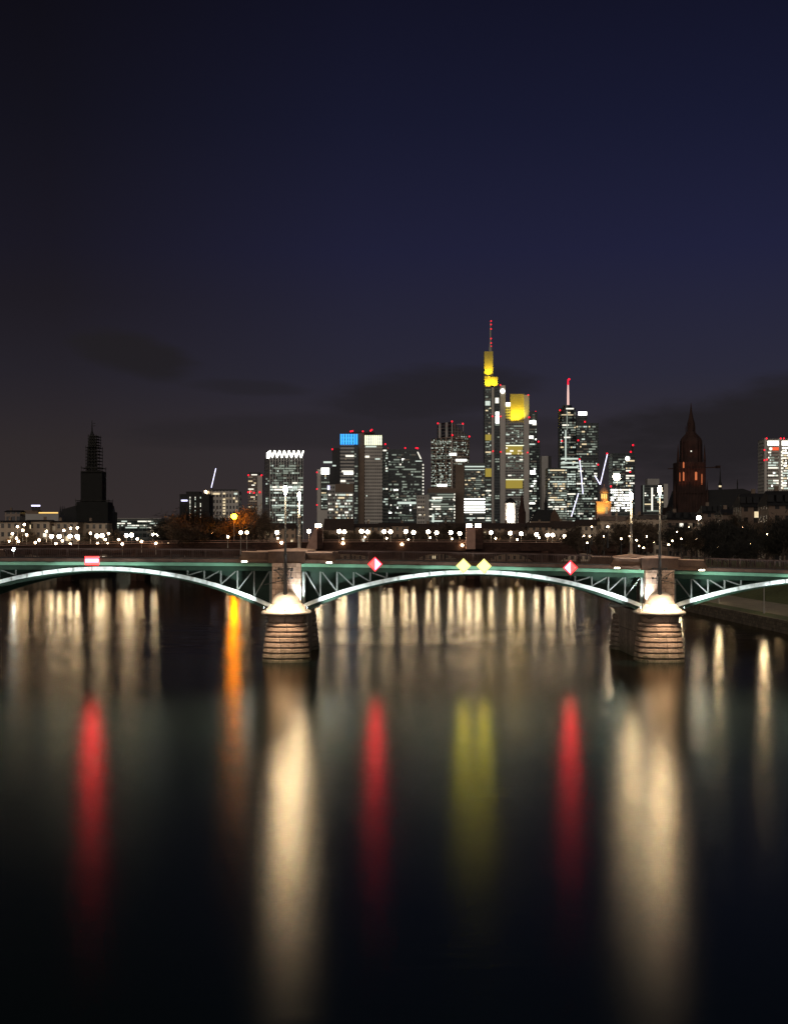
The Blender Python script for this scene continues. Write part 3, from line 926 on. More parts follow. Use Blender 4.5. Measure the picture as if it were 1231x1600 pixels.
# ------------------------------------------------------------------ skyline towers
class T:
    def __init__(s, name, label, d, pxc, cat='tower', base=5.0, group=None, y=0.0, seed=1):
        s.d = d; s.base = base
        s.root = empty(name, (wx(pxc, d), d, base))
        tag(s.root, label, cat, group)
        s.rng = random.Random(seed * 77 + int(pxc))
        s.runs = []
    def X(s, px, y=0.0): return wx(px, s.d + y) - s.root.location.x
    def Z(s, py, y=0.0): return wz(py, s.d + y) - s.base
    def m(s, n): return n / F * s.d
    def block(s, part, m, px0, px1, pyt, depth=30.0, y0=0.0, pyb=None):
        return MB().box(s.X(px0, y0), s.X(px1, y0), y0, y0 + depth, 0 if pyb is None else s.Z(pyb, y0), s.Z(pyt, y0)).build(part, m, s.root)
    def plan(s, part, m, pts, pyb=None):
        b = MB().plan([(s.X(p, y), y) for p, y, _ in pts], 0 if pyb is None else s.Z(pyb), [s.Z(t, y) for _, y, t in pts])
        return b.build(part, m, s.root)
    def poly(s, part, m, pts, y0, y1):
        return MB().side([(s.X(a, y0), s.Z(b, y0)) for a, b in pts], y0, y1).build(part, m, s.root)
    def glow(s, part, em, px0, px1, py0, py1, y=-0.6, t=0.5):
        return MB().box(s.X(px0, y), s.X(px1, y), y, y + t, s.Z(py1, y), s.Z(py0, y)).build(part, em, s.root)
    def beacon(s, px, py, y=1.0, r=1.15):
        k = s.m(r)
        x, z = s.X(px, y), s.Z(py, y)
        return MB().lathe([(k * 0.6, z - k), (k, z - k * 0.3), (k, z + k * 0.4), (k * 0.5, z + k)], x, y, 6).build('beacon', E['red'], s.root)
    def wins(s, px0, px1, py0, py1, nc, nr, p, style, ya=0.0, yb=0.0, fx=0.72, fz=0.55, vary=True, run=0.5):
        cw = (s.X(px1) - s.X(px0)) / nc
        chh = (s.Z(py0) - s.Z(py1)) / nr
        for r in range(nr):
            rp = p * (s.rng.choice((0.15, 0.5, 1.0, 1.0, 2.4)) if vary else 1.0)
            c = 0
            while c < nc:
                if s.rng.random() < rp:
                    n = 1
                    while c + n < nc and s.rng.random() < run and ya == yb: n += 1
                    em = s.rng.choice(style)
                    x0 = s.X(px0) + cw * (c + (1 - fx) / 2); x1 = s.X(px0) + cw * (c + n - (1 - fx) / 2)
                    z0 = s.Z(py1) + chh * (nr - 1 - r + (1 - fz) / 2)
                    y = ya + (yb - ya) * (c + n / 2) / nc
                    s.runs.append((x0, x1, z0, z0 + chh * fz, y, em, abs(yb - ya) / nc))
                    c += n
                else:
                    c += 1
    def done(s):
        s.runs.sort(key=lambda r: -(r[1] - r[0]) * (r[3] - r[2]))
        for x0, x1, z0, z1, y, em, sl in s.runs[:100]:
            MB().box(x0, x1, y - 0.35 - sl, y + 0.3 + sl, z0, z1).build('window', E[em], s.root)
        by = {}
        for x0, x1, z0, z1, y, em, sl in s.runs[100:]:
            by.setdefault('w_cool' if em in ('w_cool', 'w_white', 'w_hot') else em, MB()).box(x0, x1, y - 0.35 - sl, y + 0.3 + sl, z0, z1)
        if by:
            me = None
            big = MB(); idx = []
            mats = []
            for i, (em, mb) in enumerate(by.items()):
                big.add(mb.v, mb.f); idx += [i] * len(mb.f); mats.append(E[em])
            o = big.build('small_window', mats[0], s.root)
            for mm in mats[1:]: o.data.materials.append(mm)
            if len(o.data.polygons) == len(idx): o.data.polygons.foreach_set('material_index', idx)
            o['kind'] = 'stuff'
        return s

OFF = ['w_white', 'w_cool', 'w_cool', 'w_dim', 'w_dim', 'w_dim', 'w_dimw']
DIM = ['w_dim', 'w_dim', 'w_cool', 'w_dimw']
f_grey = facade('grey_grid_facade', (0.30, 0.285, 0.26), (0.020, 0.020, 0.022), 3.7, 2.2, 0.5, 0.7)
f_band = facade('banded_facade', (0.40, 0.37, 0.33), (0.018, 0.018, 0.02), 3.8, 50.0, 0.52, 1.0)
f_mull = facade('mullioned_glass', (0.36, 0.34, 0.31), (0.014, 0.014, 0.018), 4.0, 3.0, 0.96, 0.66)
f_dark = facade('dark_glass_facade', (0.050, 0.058, 0.060), (0.013, 0.018, 0.020), 3.8, 2.4, 0.7, 0.85, 0.4)
f_brown = facade('brown_grid_facade', (0.21, 0.155, 0.12), (0.020, 0.018, 0.020), 3.8, 2.6, 0.66, 0.72)
f_beige = facade('beige_punched_facade', (0.42, 0.38, 0.33), (0.020, 0.018, 0.018), 3.7, 2.1, 0.55, 0.55)
f_glass = facade('greenish_glass_facade', (0.10, 0.105, 0.095), (0.022, 0.030, 0.028), 3.8, 2.6, 0.62, 0.9, 0.4)
f_house = facade('rendered_house_front', (0.28, 0.19, 0.125), (0.03, 0.025, 0.02), 3.4, 2.9, 0.5, 0.42)
f_housed = facade('dark_house_front', (0.13, 0.085, 0.058), (0.015, 0.013, 0.012), 3.4, 2.8, 0.5, 0.42)
f_housew = facade('pale_house_front', (0.40, 0.31, 0.225), (0.035, 0.03, 0.025), 3.4, 2.6, 0.52, 0.45)

# 1 slim residential tower with red lights
t = T('residential_tower', 'slim distant tower with red lights left of the zigzag crowned tower', 2100, 399, seed=2)
t.block('body', f_brown, 387.5, 402, 742, 22)
t.block('side_slab', M['pale'], 402.2, 410, 743, 24, 1.0)
t.block('plant_room', M['dark'], 390, 406, 738, 14, 3.0, 742.2)
for a, b_ in ((388.5, 742.5), (409, 742.5), (388, 769), (397, 770), (406, 769), (392, 768)): t.beacon(a, b_, -0.5)
t.glow('roof_light', E['w_white'], 393, 402, 741, 742.6)
t.wins(388, 402, 744, 800, 8, 18, 0.16, ['w_warm', 'w_dimw', 'w_white', 'w_dimw'])
t.done()
# 2 tower with zigzag crown
t = T('office_tower', 'tower with white zigzag lit crown and thin vertical ribs', 1500, 444, seed=3)
t.plan('body', f_mull, [(413.5, 22, 716.5), (421.5, 0, 716), (474, 3, 716), (471, 34, 716)])
t.plan('roof_drum', M['dark'], [(416, 20, 704.5), (422.5, 2, 703.5), (473, 5, 703.5), (470, 30, 703.5)], 716)
b = MB(); n = 7
for i in range(n):
    xa, xm, xb = [t.X(422 + 52 * (i + u) / n) for u in (0, 0.5, 1)]
    za, zb = t.Z(715), t.Z(704)
    b.bar((xa, -1.0 + i * 0.42, zb), (xm, -0.9 + i * 0.42, za), 1.35, 1.0); b.bar((xm, -0.9 + i * 0.42, za), (xb, -0.8 + i * 0.42, zb), 1.35, 1.0)
for i in range(2):
    b.plan([(t.X(413.2 + i * 4), 21 - i * 10.5), (t.X(416.2 + i * 4), 13 - i * 10.5), (t.X(416.8 + i * 4), 14 - i * 10.5), (t.X(413.8 + i * 4), 22 - i * 10.5)], t.Z(717), t.Z(705.5 - i))
b.build('lit_crown', E['crown'], t.root)
t.wins(422, 474, 718, 822, 18, 27, 0.14, ['w_white', 'w_cool', 'w_dim', 'w_dim'], fx=0.66, fz=0.62)
t.wins(422, 474, 759, 767, 18, 2, 0.9, ['w_white', 'w_cool', 'w_hot'], fx=0.66, fz=0.62, vary=False)
t.wins(422, 474, 718, 822, 18, 27, 0.3, ['w_faint', 'w_faint', 'w_faintw', 'w_dim'], 0.1, 0.1, fx=0.66, fz=0.62)
t.wins(422, 474, 788, 792, 18, 1, 0.8, ['w_white', 'w_cool'], fx=0.66, vary=False)
t.wins(430, 463, 726, 742, 11, 4, 0.45, ['w_cool', 'w_dim', 'w_dim'], fx=0.66)
t.wins(414, 421, 730, 800, 3, 18, 0.18, ['w_dim', 'w_cool'], 20, 1)
t.done()
# 3 stepped tower with bright block
t = T('office_tower', 'stepped office block with a big white lit top beside the blue crown', 1750, 512, seed=4)
t.block('body', f_glass, 501.5, 516, 730, 26)
t.block('side_slab', M['pale'], 495.5, 501.3, 733, 30, 0.5)
t.block('core', M['dark'], 515, 531, 731, 24, -3.0)
t.block('upper_core', M['dark'], 519, 531, 700, 20, 4.0)
t.block('podium', M['pale'], 496, 514, 797, 10, -4.0)
t.glow('lit_floor', E['w_hot'], 502, 514.5, 731, 741)
t.glow('roof_light', E['w_cool'], 505.5, 519, 720.8, 723.6)
t.glow('roof_light', E['w_cool'], 519.5, 525, 726.5, 728.6, -4)
t.wins(502, 515, 742, 795, 5, 16, 0.55, ['w_dim', 'w_warm', 'w_cool', 'w_dim'])
t.beacon(519.3, 702); t.beacon(495.5, 738); t.beacon(495.5, 764); t.beacon(495.5, 789)
t.done()
t = T('office_building', 'brown office building in front of the blue crowned tower', 1300, 532, 'building', seed=5)
t.block('body', f_grey, 511.5, 552, 757, 24)
t.block('roof_band', M['brown'], 524, 552.4, 756, 23, -0.4, 769)
t.wins(524, 551, 771, 812, 13, 9, 0.42, ['w_white', 'w_warm', 'w_cool', 'w_dim'])
t.wins(513, 523, 771, 812, 5, 9, 0.2, ['w_white', 'w_dim'])
t.glow('lit_sign', E['led'], 511.8, 515, 759, 765)
t.done()
# 4 twin slab tower with blue and white crowns
t = T('twin_tower', 'silver twin slab tower with one blue and one cream lit crown', 1650, 564, seed=6)
t.block('slab', f_band, 531.5, 553.5, 678, 28)
t.block('core', M['brown'], 553.7, 569.5, 677, 26, 3.0)
t.block('slab', f_beige, 569.7, 597.5, 679.5, 30, -1.5)
t.block('glass_edge', f_dark, 553.8, 559.5, 697, 3, -0.8)
t.block('plant_room', M['dark'], 545, 585, 674.5, 16, 8.0, 677.2)
b = MB()
for i in range(7): b.box(t.X(531.8 + i * 4.05), t.X(534.4 + i * 4.05), -1.6, -0.1, t.Z(694.5), t.Z(678.3))
b.build('blue_crown', E['blue'], t.root)
b = MB()
for i in range(8): b.box(t.X(570 + i * 3.45), t.X(572.3 + i * 3.45), -2.8, -1.6, t.Z(695.5), t.Z(680.5))
b.build('cream_crown', E['crowny'], t.root)
t.glow('lit_floor', E['w_cool'], 571, 588, 696.5, 698.8, -2.0)
t.glow('lit_floor', E['w_white'], 540, 553, 711, 713.8); t.glow('lit_floor', E['w_white'], 534, 552, 735, 737.5); t.glow('lit_floor', E['w_hot'], 537, 552, 738.5, 741)
t.glow('lit_floor', E['w_white'], 570.5, 577, 712, 715, -2.0); t.glow('lit_floor', E['w_white'], 532, 540, 750, 753)
t.wins(532, 553, 700, 815, 9, 30, 0.05, OFF)
t.wins(570, 596, 700, 815, 13, 30, 0.02, OFF, -1.5, -1.5)
t.wins(554, 559, 700, 815, 2, 30, 0.4, ['w_dim'], -0.8, -0.8)
for a, b_ in ((548, 674), (551, 673.5), (567, 674), (579, 673), (581, 671.5)): t.beacon(a, b_)
t.done()
# 5 dark glass tower with sloping shoulder
t = T('office_tower', 'dark glass tower with a sloping shoulder and a string of lights down its right edge', 1750, 630, seed=7)
t.poly('body', f_dark, [(599, 850), (662.5, 850), (662.5, 727), (652.5, 702), (599, 702)], 0, 30)
t.block('side_wing', f_glass, 597.9, 607, 700, 20, -2.0)
t.glow('lit_floor', E['w_cool'], 621, 650, 784, 787.6)
t.glow('lit_floor', E['w_cool'], 649, 659, 719.8, 721.2)
t.wins(607, 650, 704, 815, 17, 28, 0.05, ['w_white', 'w_cool', 'w_hot'], run=0.25)
t.wins(607, 650, 705, 815, 17, 29, 0.30, ['w_faint', 'w_faint', 'w_faintw', 'w_dim'], -0.1, -0.1)
t.wins(607, 660, 735, 815, 20, 20, 0.10, ['w_dim'], run=0.6)
t.wins(598.3, 606, 702, 790, 4, 22, 0.14, ['w_cool', 'w_dim', 'w_white'], -2, -2)
b = MB()
for i in range(10): b.box(t.X(660), t.X(661.8), -0.8, -0.2, t.Z(727.5 + i * 5), t.Z(725.2 + i * 5))
b.build('light_string', E['w_white'], t.root)
t.poly('shoulder_light', E['w_white'], [(651.5, 706), (653.2, 706), (658.5, 717), (656.5, 717)], -0.8, -0.2)
for a, b_ in ((606, 701), (633, 700), (650, 700), (652.5, 700.5), (602, 694)): t.beacon(a, b_)
t.done()
# 6 beige small tower
t = T('residential_tower', 'small beige punched window tower at the foot of dark glass tower', 1350, 660, seed=8)
t.block('body', f_beige, 651, 664.5, 774, 18)
t.block('side_slab', M['concrete'], 664.7, 670.5, 773, 20, 0.6)
t.wins(652, 664, 776, 815, 6, 13, 0.06, ['w_warm', 'w_white']); t.done()
# 7 brown gridded tower with slanted top
t = T('office_tower', 'brown gridded tower with slanted roof and many lit windows', 1800, 703, seed=9)
t.plan('body', f_brown, [(673.3, 14, 686), (706, 0, 682), (733.3, 15, 684), (706, 50, 684)])
t.plan('roof_prow', f_mull, [(683, 12, 661.5), (706, 1.0, 659), (733, 15.2, 683), (706, 44, 664)], 686.2)
t.poly('edge_rib', M['pale'], [(705.3, 850), (706.7, 850), (706.7, 658.5), (705.3, 658.5)], -0.8, 0.4)
t.poly('roof_frame', M['pale'], [(713.5, 662.5), (724, 662.5), (724, 673.5), (723.2, 673.5), (723.2, 663.3), (713.5, 663.3)], 10, 11)
t.wins(674, 705, 685, 760, 18, 24, 0.24, OFF, 14, 0.3, fx=0.7, fz=0.45)
t.wins(674, 705, 686, 760, 18, 21, 0.45, ['w_faint', 'w_faint', 'w_faintw', 'w_dim'], 14.2, 0.5, fx=0.7, fz=0.45)
t.wins(707, 733, 683, 726, 15, 13, 0.45, ['w_faint', 'w_faint', 'w_faintw', 'w_dim'], 0.5, 15.2, fx=0.7, fz=0.45)
t.wins(707, 733, 680, 726, 15, 15, 0.24, OFF, 0.3, 15, fx=0.7, fz=0.45)
t.wins(674, 705, 733, 760, 18, 8, 0.42, ['w_white', 'w_cool', 'w_hot', 'w_dim'], 14, 0.3, fx=0.7, fz=0.45)
t.glow('lit_floor', E['w_hot'], 702, 713, 708, 711.5, -0.9); t.glow('lit_floor', E['w_hot'], 712, 729, 717.5, 720.5, 2)
t.glow('lit_floor', E['w_hot'], 683, 698, 756.5, 760, 2)
for a, b_ in ((684, 661.5), (706, 658.5), (723, 662), (733, 682), (706.5, 680)): t.beacon(a, b_, -1.5)
t.done()
# 8 low glass block
t = T('office_building', 'low dark glass office block with lit strips below the brown gridded tower', 1450, 690, 'building', seed=10)
t.block('body', f_glass, 667, 711, 770, 24)
t.block('roof_band', M['brown'], 669, 711.4, 763, 22, 1.0, 770.2)
t.wins(667.5, 710, 771, 816, 14, 12, 0.22, ['w_cool', 'w_white', 'w_dim'], run=0.8)
t.wins(667.5, 710, 771, 816, 14, 12, 0.4, ['w_faint', 'w_faint', 'w_faintw', 'w_dim'], 0.1, 0.1)
t.glow('lit_floor', E['w_white'], 675, 691, 776.5, 779); t.glow('lit_floor', E['w_cool'], 667.5, 690, 781, 783)
t.wins(709, 711, 770, 816, 1, 10, 0.8, ['w_white'], vary=False)
t.glow('lit_sign', E['w_cool'], 675, 678, 803, 816, -1.2)
t.done()
# 9 slab with blank wall and bright floors
t = T('office_building', 'office slab with a blank brown end wall and a stack of bright white floors', 1480, 735, 'building', seed=11)
t.block('end_wall', M['brown'], 711.3, 725, 726, 26, -1.0)
t.block('body', f_glass, 725.2, 758, 723.5, 24)
for a, b_ in ((779, 780.6), (783.2, 785), (787, 789), (790.8, 793.6), (795.2, 797.6), (800, 801.3)): t.glow('lit_floor', E['w_hot'], 725, 757.5, a, b_)
t.glow('lit_floor', E['w_cool'], 726, 757, 728, 730); t.glow('lit_floor', E['w_cool'], 726, 757, 733, 734.2)
t.wins(726, 757, 736, 778, 13, 13, 0.12, ['w_dim', 'w_warm', 'w_dim', 'w_dimw'])
t.wins(726, 757, 736, 778, 13, 13, 0.6, ['w_faint', 'w_faint', 'w_faintw', 'w_dim'], 0.1, 0.1)
t.wins(726, 757, 802, 814, 13, 4, 0.3, ['w_cool', 'w_white'])
t.done()
# 10 the tallest tower, yellow lit top
t = T('bank_tower', 'tallest skyscraper with yellow floodlit top, round emblem and red tipped aerial', 2000, 790, seed=12)
t.block('corner_pier', M['pale'], 768, 771.5, 605, 14, -2.0)
t.block('left_face', f_glass, 757, 767.8, 604, 30)
t.block('dark_strip', f_dark, 771.7, 781, 603, 12, -0.5)
t.block('corner_pier', M['pale'], 781.2, 789.3, 602, 22, -2.0)
t.block('middle_face', f_grey, 789.5, 818, 660, 26, 1.0)
t.block('corner_pier', M['pale'], 818.2, 826.3, 617, 24, -1.5)
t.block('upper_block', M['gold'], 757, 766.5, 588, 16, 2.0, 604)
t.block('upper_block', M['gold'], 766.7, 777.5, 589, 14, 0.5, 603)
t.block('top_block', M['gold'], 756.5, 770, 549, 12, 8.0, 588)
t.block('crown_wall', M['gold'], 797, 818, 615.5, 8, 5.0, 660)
t.block('upper_face', f_grey, 789.6, 797, 628, 12, 6.0, 660)
b = MB(); pale = t
x = t.X(767); zs = t.Z(547)
b.lathe([(2.6, t.Z(549)), (1.6, t.Z(536)), (0.9, t.Z(525)), (0.6, t.Z(500.5))], x, 13, 6)
b.build('aerial', M['concrete'], t.root)
for py in (501.5, 507, 514, 536, 541, 529): t.beacon(767, py, 12, 0.9)
t.poly('emblem', E['logo'], [(785 + 3.6 * math.cos(a), 611 + 3.6 * math.sin(a)) for a in [i * math.pi / 8 for i in range(16)]], -3.2, -2.2)
t.poly('emblem_centre', M['concrete'], [(785 + 1.3 * math.cos(a), 611 + 1.3 * math.sin(a)) for a in [i * math.pi / 4 for i in range(8)]], -3.6, -3.21)
for a, b_ in ((781.5, 601.5), (825, 617), (769, 650.5), (782, 650.5), (770, 705), (782, 706), (826, 652), (824, 707)): t.beacon(a, b_, -3, 0.9)
t.glow('atrium', E['yellow'], 790, 816, 697, 710, 0.2, 0.7); t.glow('atrium', E['yellow'], 790, 816, 750, 763, 0.2, 0.7); t.glow('atrium', E['yellow'], 758, 767, 679, 688)
t.glow('atrium', E['yellow'], 757.5, 767.5, 732, 745)
t.glow('atrium_ceiling', E['crowny'], 790, 818, 695.6, 696.8, 0.1); t.glow('atrium_ceiling', E['crowny'], 790, 818, 749, 750, 0.1)
t.glow('lit_floor', E['w_hot'], 774, 779.5, 643.5, 649, -1.2); t.glow('lit_floor', E['w_hot'], 774, 779.5, 650, 661.5, -1.2); t.glow('lit_floor', E['w_white'], 773.5, 779, 621.5, 630, -1.2)
t.glow('lit_floor', E['w_cool'], 758, 765.5, 626.5, 633.5); t.glow('lit_floor', E['w_hot'], 790, 797, 629, 634.5, 5)
t.wins(790, 817, 664, 694, 9, 9, 0.22, ['w_dim', 'w_cool'], 1, 1)
t.wins(790, 817, 698, 711, 9, 3, 0.4, ['w_dim', 'w_warm', 'w_crown' if False else 'w_white'], 0.1, 0.1)
t.wins(790, 817, 713, 748, 9, 10, 0.10, ['w_dim', 'w_white'], 1, 1)
t.wins(790, 817, 664, 748, 9, 23, 0.35, ['w_faint', 'w_faint', 'w_faintw', 'w_dim'], 1.1, 1.1)
t.wins(758, 767, 607, 815, 4, 56, 0.4, ['w_faint', 'w_faint', 'w_faintw', 'w_dim'], 0.1, 0.1)
t.wins(790, 817, 764, 815, 9, 14, 0.3, ['w_dim', 'w_dim', 'w_cool'], 1, 1)
t.wins(758, 767, 636, 730, 4, 26, 0.12, ['w_white', 'w_dim', 'w_warm'])
t.wins(758, 767, 765, 815, 4, 14, 0.6, ['w_white', 'w_cool', 'w_dim'])
t.wins(773, 780, 662, 815, 2, 40, 0.14, ['w_dim'], -0.5, -0.5)
t.done()
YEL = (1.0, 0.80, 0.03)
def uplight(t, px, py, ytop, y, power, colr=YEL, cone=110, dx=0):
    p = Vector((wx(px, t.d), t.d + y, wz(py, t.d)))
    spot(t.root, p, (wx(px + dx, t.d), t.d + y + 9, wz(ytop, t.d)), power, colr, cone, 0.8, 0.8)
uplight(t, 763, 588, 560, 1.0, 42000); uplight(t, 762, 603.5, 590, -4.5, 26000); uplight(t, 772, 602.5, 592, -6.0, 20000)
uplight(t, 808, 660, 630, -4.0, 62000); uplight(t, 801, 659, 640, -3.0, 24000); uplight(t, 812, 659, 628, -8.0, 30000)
# 11 dark tower behind
t = T('office_tower', 'dark tower with bright scattered windows right behind the tallest skyscraper', 2250, 835, seed=13)
t.block('body', f_dark, 823, 839, 643, 30); t.block('wing', f_dark, 838.5, 843.5, 690, 24, 2.0)
t.wins(826.5, 838, 646, 800, 5, 40, 0.22, ['w_white', 'w_cool', 'w_hot', 'w_dim'])
t.wins(826.5, 838, 646, 800, 5, 40, 0.4, ['w_faint', 'w_faint', 'w_faintw', 'w_dim'], 0.1, 0.1)
t.wins(839, 843, 692, 800, 2, 28, 0.15, ['w_dim', 'w_cool'], 2, 2)
t.glow('lit_floor', E['w_hot'], 827, 837, 657, 662); t.glow('lit_floor', E['w_hot'], 826.5, 833, 681, 685); t.glow('lit_floor', E['w_hot'], 828, 836, 735, 741)
t.beacon(836.5, 643.5); t.beacon(841, 690); t.beacon(826.5, 652, -2)
t.done()
# 12 grey slabs
t = T('concrete_tower', 'pair of plain windowless grey slabs beside the tallest skyscraper', 1750, 854, seed=14)
t.block('tall_slab', M['concrete'], 846, 856, 712.5, 20, 4.0); t.block('dark_return', M['dark'], 856.2, 861, 712.5, 20, 5.0)
t.block('low_slab', M['pale'], 848.5, 863.5, 758.5, 22, -6.0)
t.done()
# 13 glass block
t = T('office_building', 'glass office block with lit floors between grey slabs and round tower', 1680, 870, 'building', seed=15)
t.block('body', f_glass, 855.3, 886, 731, 26)
t.wins(856, 885, 733, 815, 12, 23, 0.36, ['w_white', 'w_cool', 'w_dim', 'w_dim', 'w_warm'], run=0.6)
t.wins(856, 885, 733, 815, 12, 23, 0.6, ['w_faint', 'w_faint', 'w_faintw', 'w_dim'], 0.1, 0.1)
t.done()
# 14 round tower with aerial + square tower
t = T('round_tower', 'dark tower with red and white lit aerial and bright roof sign', 1950, 904, seed=16)
b = MB(); x = t.X(887.3); rr = t.m(14.2)
b.lathe([(rr, 0), (rr, t.Z(641)), (rr * 0.93, t.Z(640)), (rr * 0.93, t.Z(637)), (rr * 0.55, t.Z(636.5)), (rr * 0.5, t.Z(632))], x, rr, 24)
b.build('round_body', f_dark, t.root)
t.block('square_body', f_dark, 900, 934.5, 661, 34, 8.0)
t.block('upper_body', f_dark, 898, 917, 650, 24, 10.0, 661.2)
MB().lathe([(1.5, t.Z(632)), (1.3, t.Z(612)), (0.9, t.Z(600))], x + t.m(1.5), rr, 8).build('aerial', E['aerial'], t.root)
MB().lathe([(0.9, t.Z(599.8)), (0.6, t.Z(591))], x + t.m(1.5), rr, 8).build('aerial_tip', E['red'], t.root)
t.beacon(888.8, 592.5, rr, 1.4)
t.glow('roof_sign', E['crown'], 903, 916.5, 643.3, 648.8, 9.0)
t.glow('lit_floor', E['w_warm'], 877, 895, 647.5, 648.8, -0.8); t.glow('lit_floor', E['w_white'], 884, 896, 637.5, 639.5, 0.8)
t.glow('light_strip', E['w_dim'], 884.8, 886.2, 642, 672, -1.0); t.glow('light_strip', E['w_cool'], 882.5, 884.3, 672, 720, -1.0)
t.glow('light_strip', E['led'], 873.2, 873.9, 692, 720, 8)
t.wins(875, 899, 643, 820, 9, 46, 0.12, ['w_white', 'w_cool', 'w_dim', 'w_warm'], 0.3, 0.3)
t.wins(875, 899, 643, 820, 9, 46, 0.4, ['w_faint', 'w_faint', 'w_faintw', 'w_dim'], 0.4, 0.4)
t.wins(875, 899, 735, 820, 9, 22, 0.35, ['w_white', 'w_cool', 'w_dim'], 0.35, 0.35)
t.wins(901, 934, 664, 715, 12, 13, 0.09, ['w_warm', 'w_white', 'w_dim'], 8, 8, run=0.2)
t.wins(901, 934, 718, 820, 12, 26, 0.26, ['w_dim', 'w_cool', 'w_white', 'w_dim'], 8, 8)
t.wins(901, 934, 664, 820, 12, 40, 0.4, ['w_faint', 'w_faint', 'w_faintw', 'w_dim'], 8.1, 8.1)
for py in (715.5, 722, 729): t.glow('lit_floor', E['w_cool'], 876, 903, py, py + 2.4, -0.9)
for a, b_ in ((874.5, 641), (913.5, 659), (877.5, 689), (903, 688), (934, 726)): t.beacon(a, b_, -1)
t.done()
# 15 tower with round sign
t = T('office_tower', 'dark tower with a round white disc sign and brightly lit lower floors', 1800, 972, seed=17)
t.block('body', f_dark, 956, 991.5, 708, 28); t.block('front_block', f_glass, 950, 986, 762, 14, -12.0)
t.block('mast', M['dark'], 986, 989, 697, 6, 8.0, 708.2)
t.poly('round_sign', E['logo'], [(980 + 3.4 * math.cos(a), 716.5 + 3.6 * math.sin(a)) for a in [i * math.pi / 7 for i in range(14)]], -1.0, -0.2)
t.wins(951, 985, 764, 800, 12, 9, 0.85, ['w_hot', 'w_hot', 'w_white'], -12, -12, vary=False, run=0.2)
t.wins(977, 991, 718, 800, 5, 21, 0.35, ['w_warm', 'w_white', 'w_dim'])
t.wins(957, 976, 720, 760, 7, 10, 0.12, ['w_dim', 'w_cool'])
t.wins(957, 976, 712, 762, 7, 13, 0.5, ['w_faint', 'w_faint', 'w_faintw', 'w_dim'], 0.1, 0.1)
for a, b_ in ((988.5, 695.5), (985, 706), (984, 737), (954, 760)): t.beacon(a, b_, -13 if b_ > 730 else 1, 1.3)
t.done()
# 16 distant grey block
t = T('office_building', 'pale distant office block left of the cathedral', 2100, 1024, 'building', seed=18)
t.block('body', f_glass, 1005, 1036.5, 757.5, 24); t.block('roof_box', M['concrete'], 1011, 1029.5, 748, 18, 4.0, 757.7); t.block('side_slab', M['pale'], 1036.7, 1043, 756, 26, -1)
t.wins(1006, 1036, 762, 800, 9, 11, 0.3, ['w_dim', 'w_warm', 'w_cool', 'w_white'])
t.glow('light_strip', E['w_white'], 1017, 1019.5, 762, 798); t.glow('edge_light', E['w_dim'], 1004.5, 1005.5, 758, 800)
t.done()
# 17 bright tower at right edge
t = T('office_tower', 'bright white tower with red roof lights cut by the right edge', 1600, 1218, seed=19)
t.block('body', f_beige, 1194, 1258, 685.5, 30)
for a in (1195.5, 1218.5, 1240): t.block('rib', M['pale'], a - 1.8, a + 1.8, 684.5, 3, -3.1)
t.glow('lit_top', E['w_hot'], 1199, 1216.5, 689, 696); t.glow('lit_top', E['w_hot'], 1221, 1238, 689, 696)
t.glow('red_sign', E['redpanel'], 1206, 1216, 698.8, 703.5)
t.poly('round_sign', E['w_white'], [(1203.5 + 2.5 * math.cos(a), 701.2 + 2.5 * math.sin(a)) for a in [i * math.pi / 6 for i in range(12)]], -0.7, -0.1)
t.wins(1199, 1217, 705, 765, 7, 15, 0.6, ['w_white', 'w_hot', 'w_cool', 'w_dim'], vary=True)
t.wins(1221, 1238, 698, 765, 7, 17, 0.75, ['w_white', 'w_hot', 'w_cool', 'w_warm'], vary=False)
t.wins(1218, 1221, 704, 765, 1, 12, 0.9, ['w_white'], -3.1, -3.1, vary=False)
for a, b_ in ((1197, 685), (1219, 685), (1224, 685), (1193.5, 703), (1193.5, 719), (1197.5, 718)): t.beacon(a, b_, -3)
t.done()
# office with pale roof, left
t = T('office_building', 'pale roofed office building above the bare trees on the left', 950, 348, 'building', seed=20)
t.block('body', f_beige, 322, 373, 767, 18); t.block('roof_slab', M['dark'], 326, 368, 764.5, 14, 2.0, 766.8)
t.wins(324, 372, 769, 774, 7, 1, 0.6, ['w_warm', 'w_white', 'w_cool'], vary=False)
t.wins(348, 353, 769, 805, 1, 8, 0.8, ['w_warm'], vary=False)
t.wins(324, 372, 776, 840, 12, 13, 0.08, ['w_warm', 'w_dimw']); t.glow('corner_light', E['lampsoft'], 320, 323, 766.5, 770, -1); t.done()
# dark slab with vertical light lines
t = T('apartment_tower', 'dark apartment block with three dotted vertical light lines', 700, 305, seed=21)
t.block('body', M['slate'], 281, 327, 772, 16); t.block('roof_box', M['slate'], 291, 312, 768, 10, 3.0, 772.2)
for a, b0, b1, p in ((297.4, 776, 820, 0.9), (305.5, 776, 822, 0.75), (313.7, 776, 828, 0.45)):
    t.wins(a - 0.7, a + 0.7, b0, b1, 1, 16, p, ['w_white', 'w_cool', 'w_dim'], vary=False, fz=0.75)
t.glow('lit_sign', E['led'], 283.5, 293, 781, 783.2); t.done()

# low lit office strip beyond the trees
t = T('office_building', 'long low office building with rows of small lit windows right of the scaffolded church', 900, 205, 'building', seed=22)
t.block('body', f_glass, 173, 252, 811, 16); t.block('roof_slab', M['concrete'], 172, 253, 809.5, 17, -0.5, 810.8)
t.wins(174, 250, 813, 826, 24, 4, 0.45, ['w_cool', 'w_white', 'w_dim']); t.done()

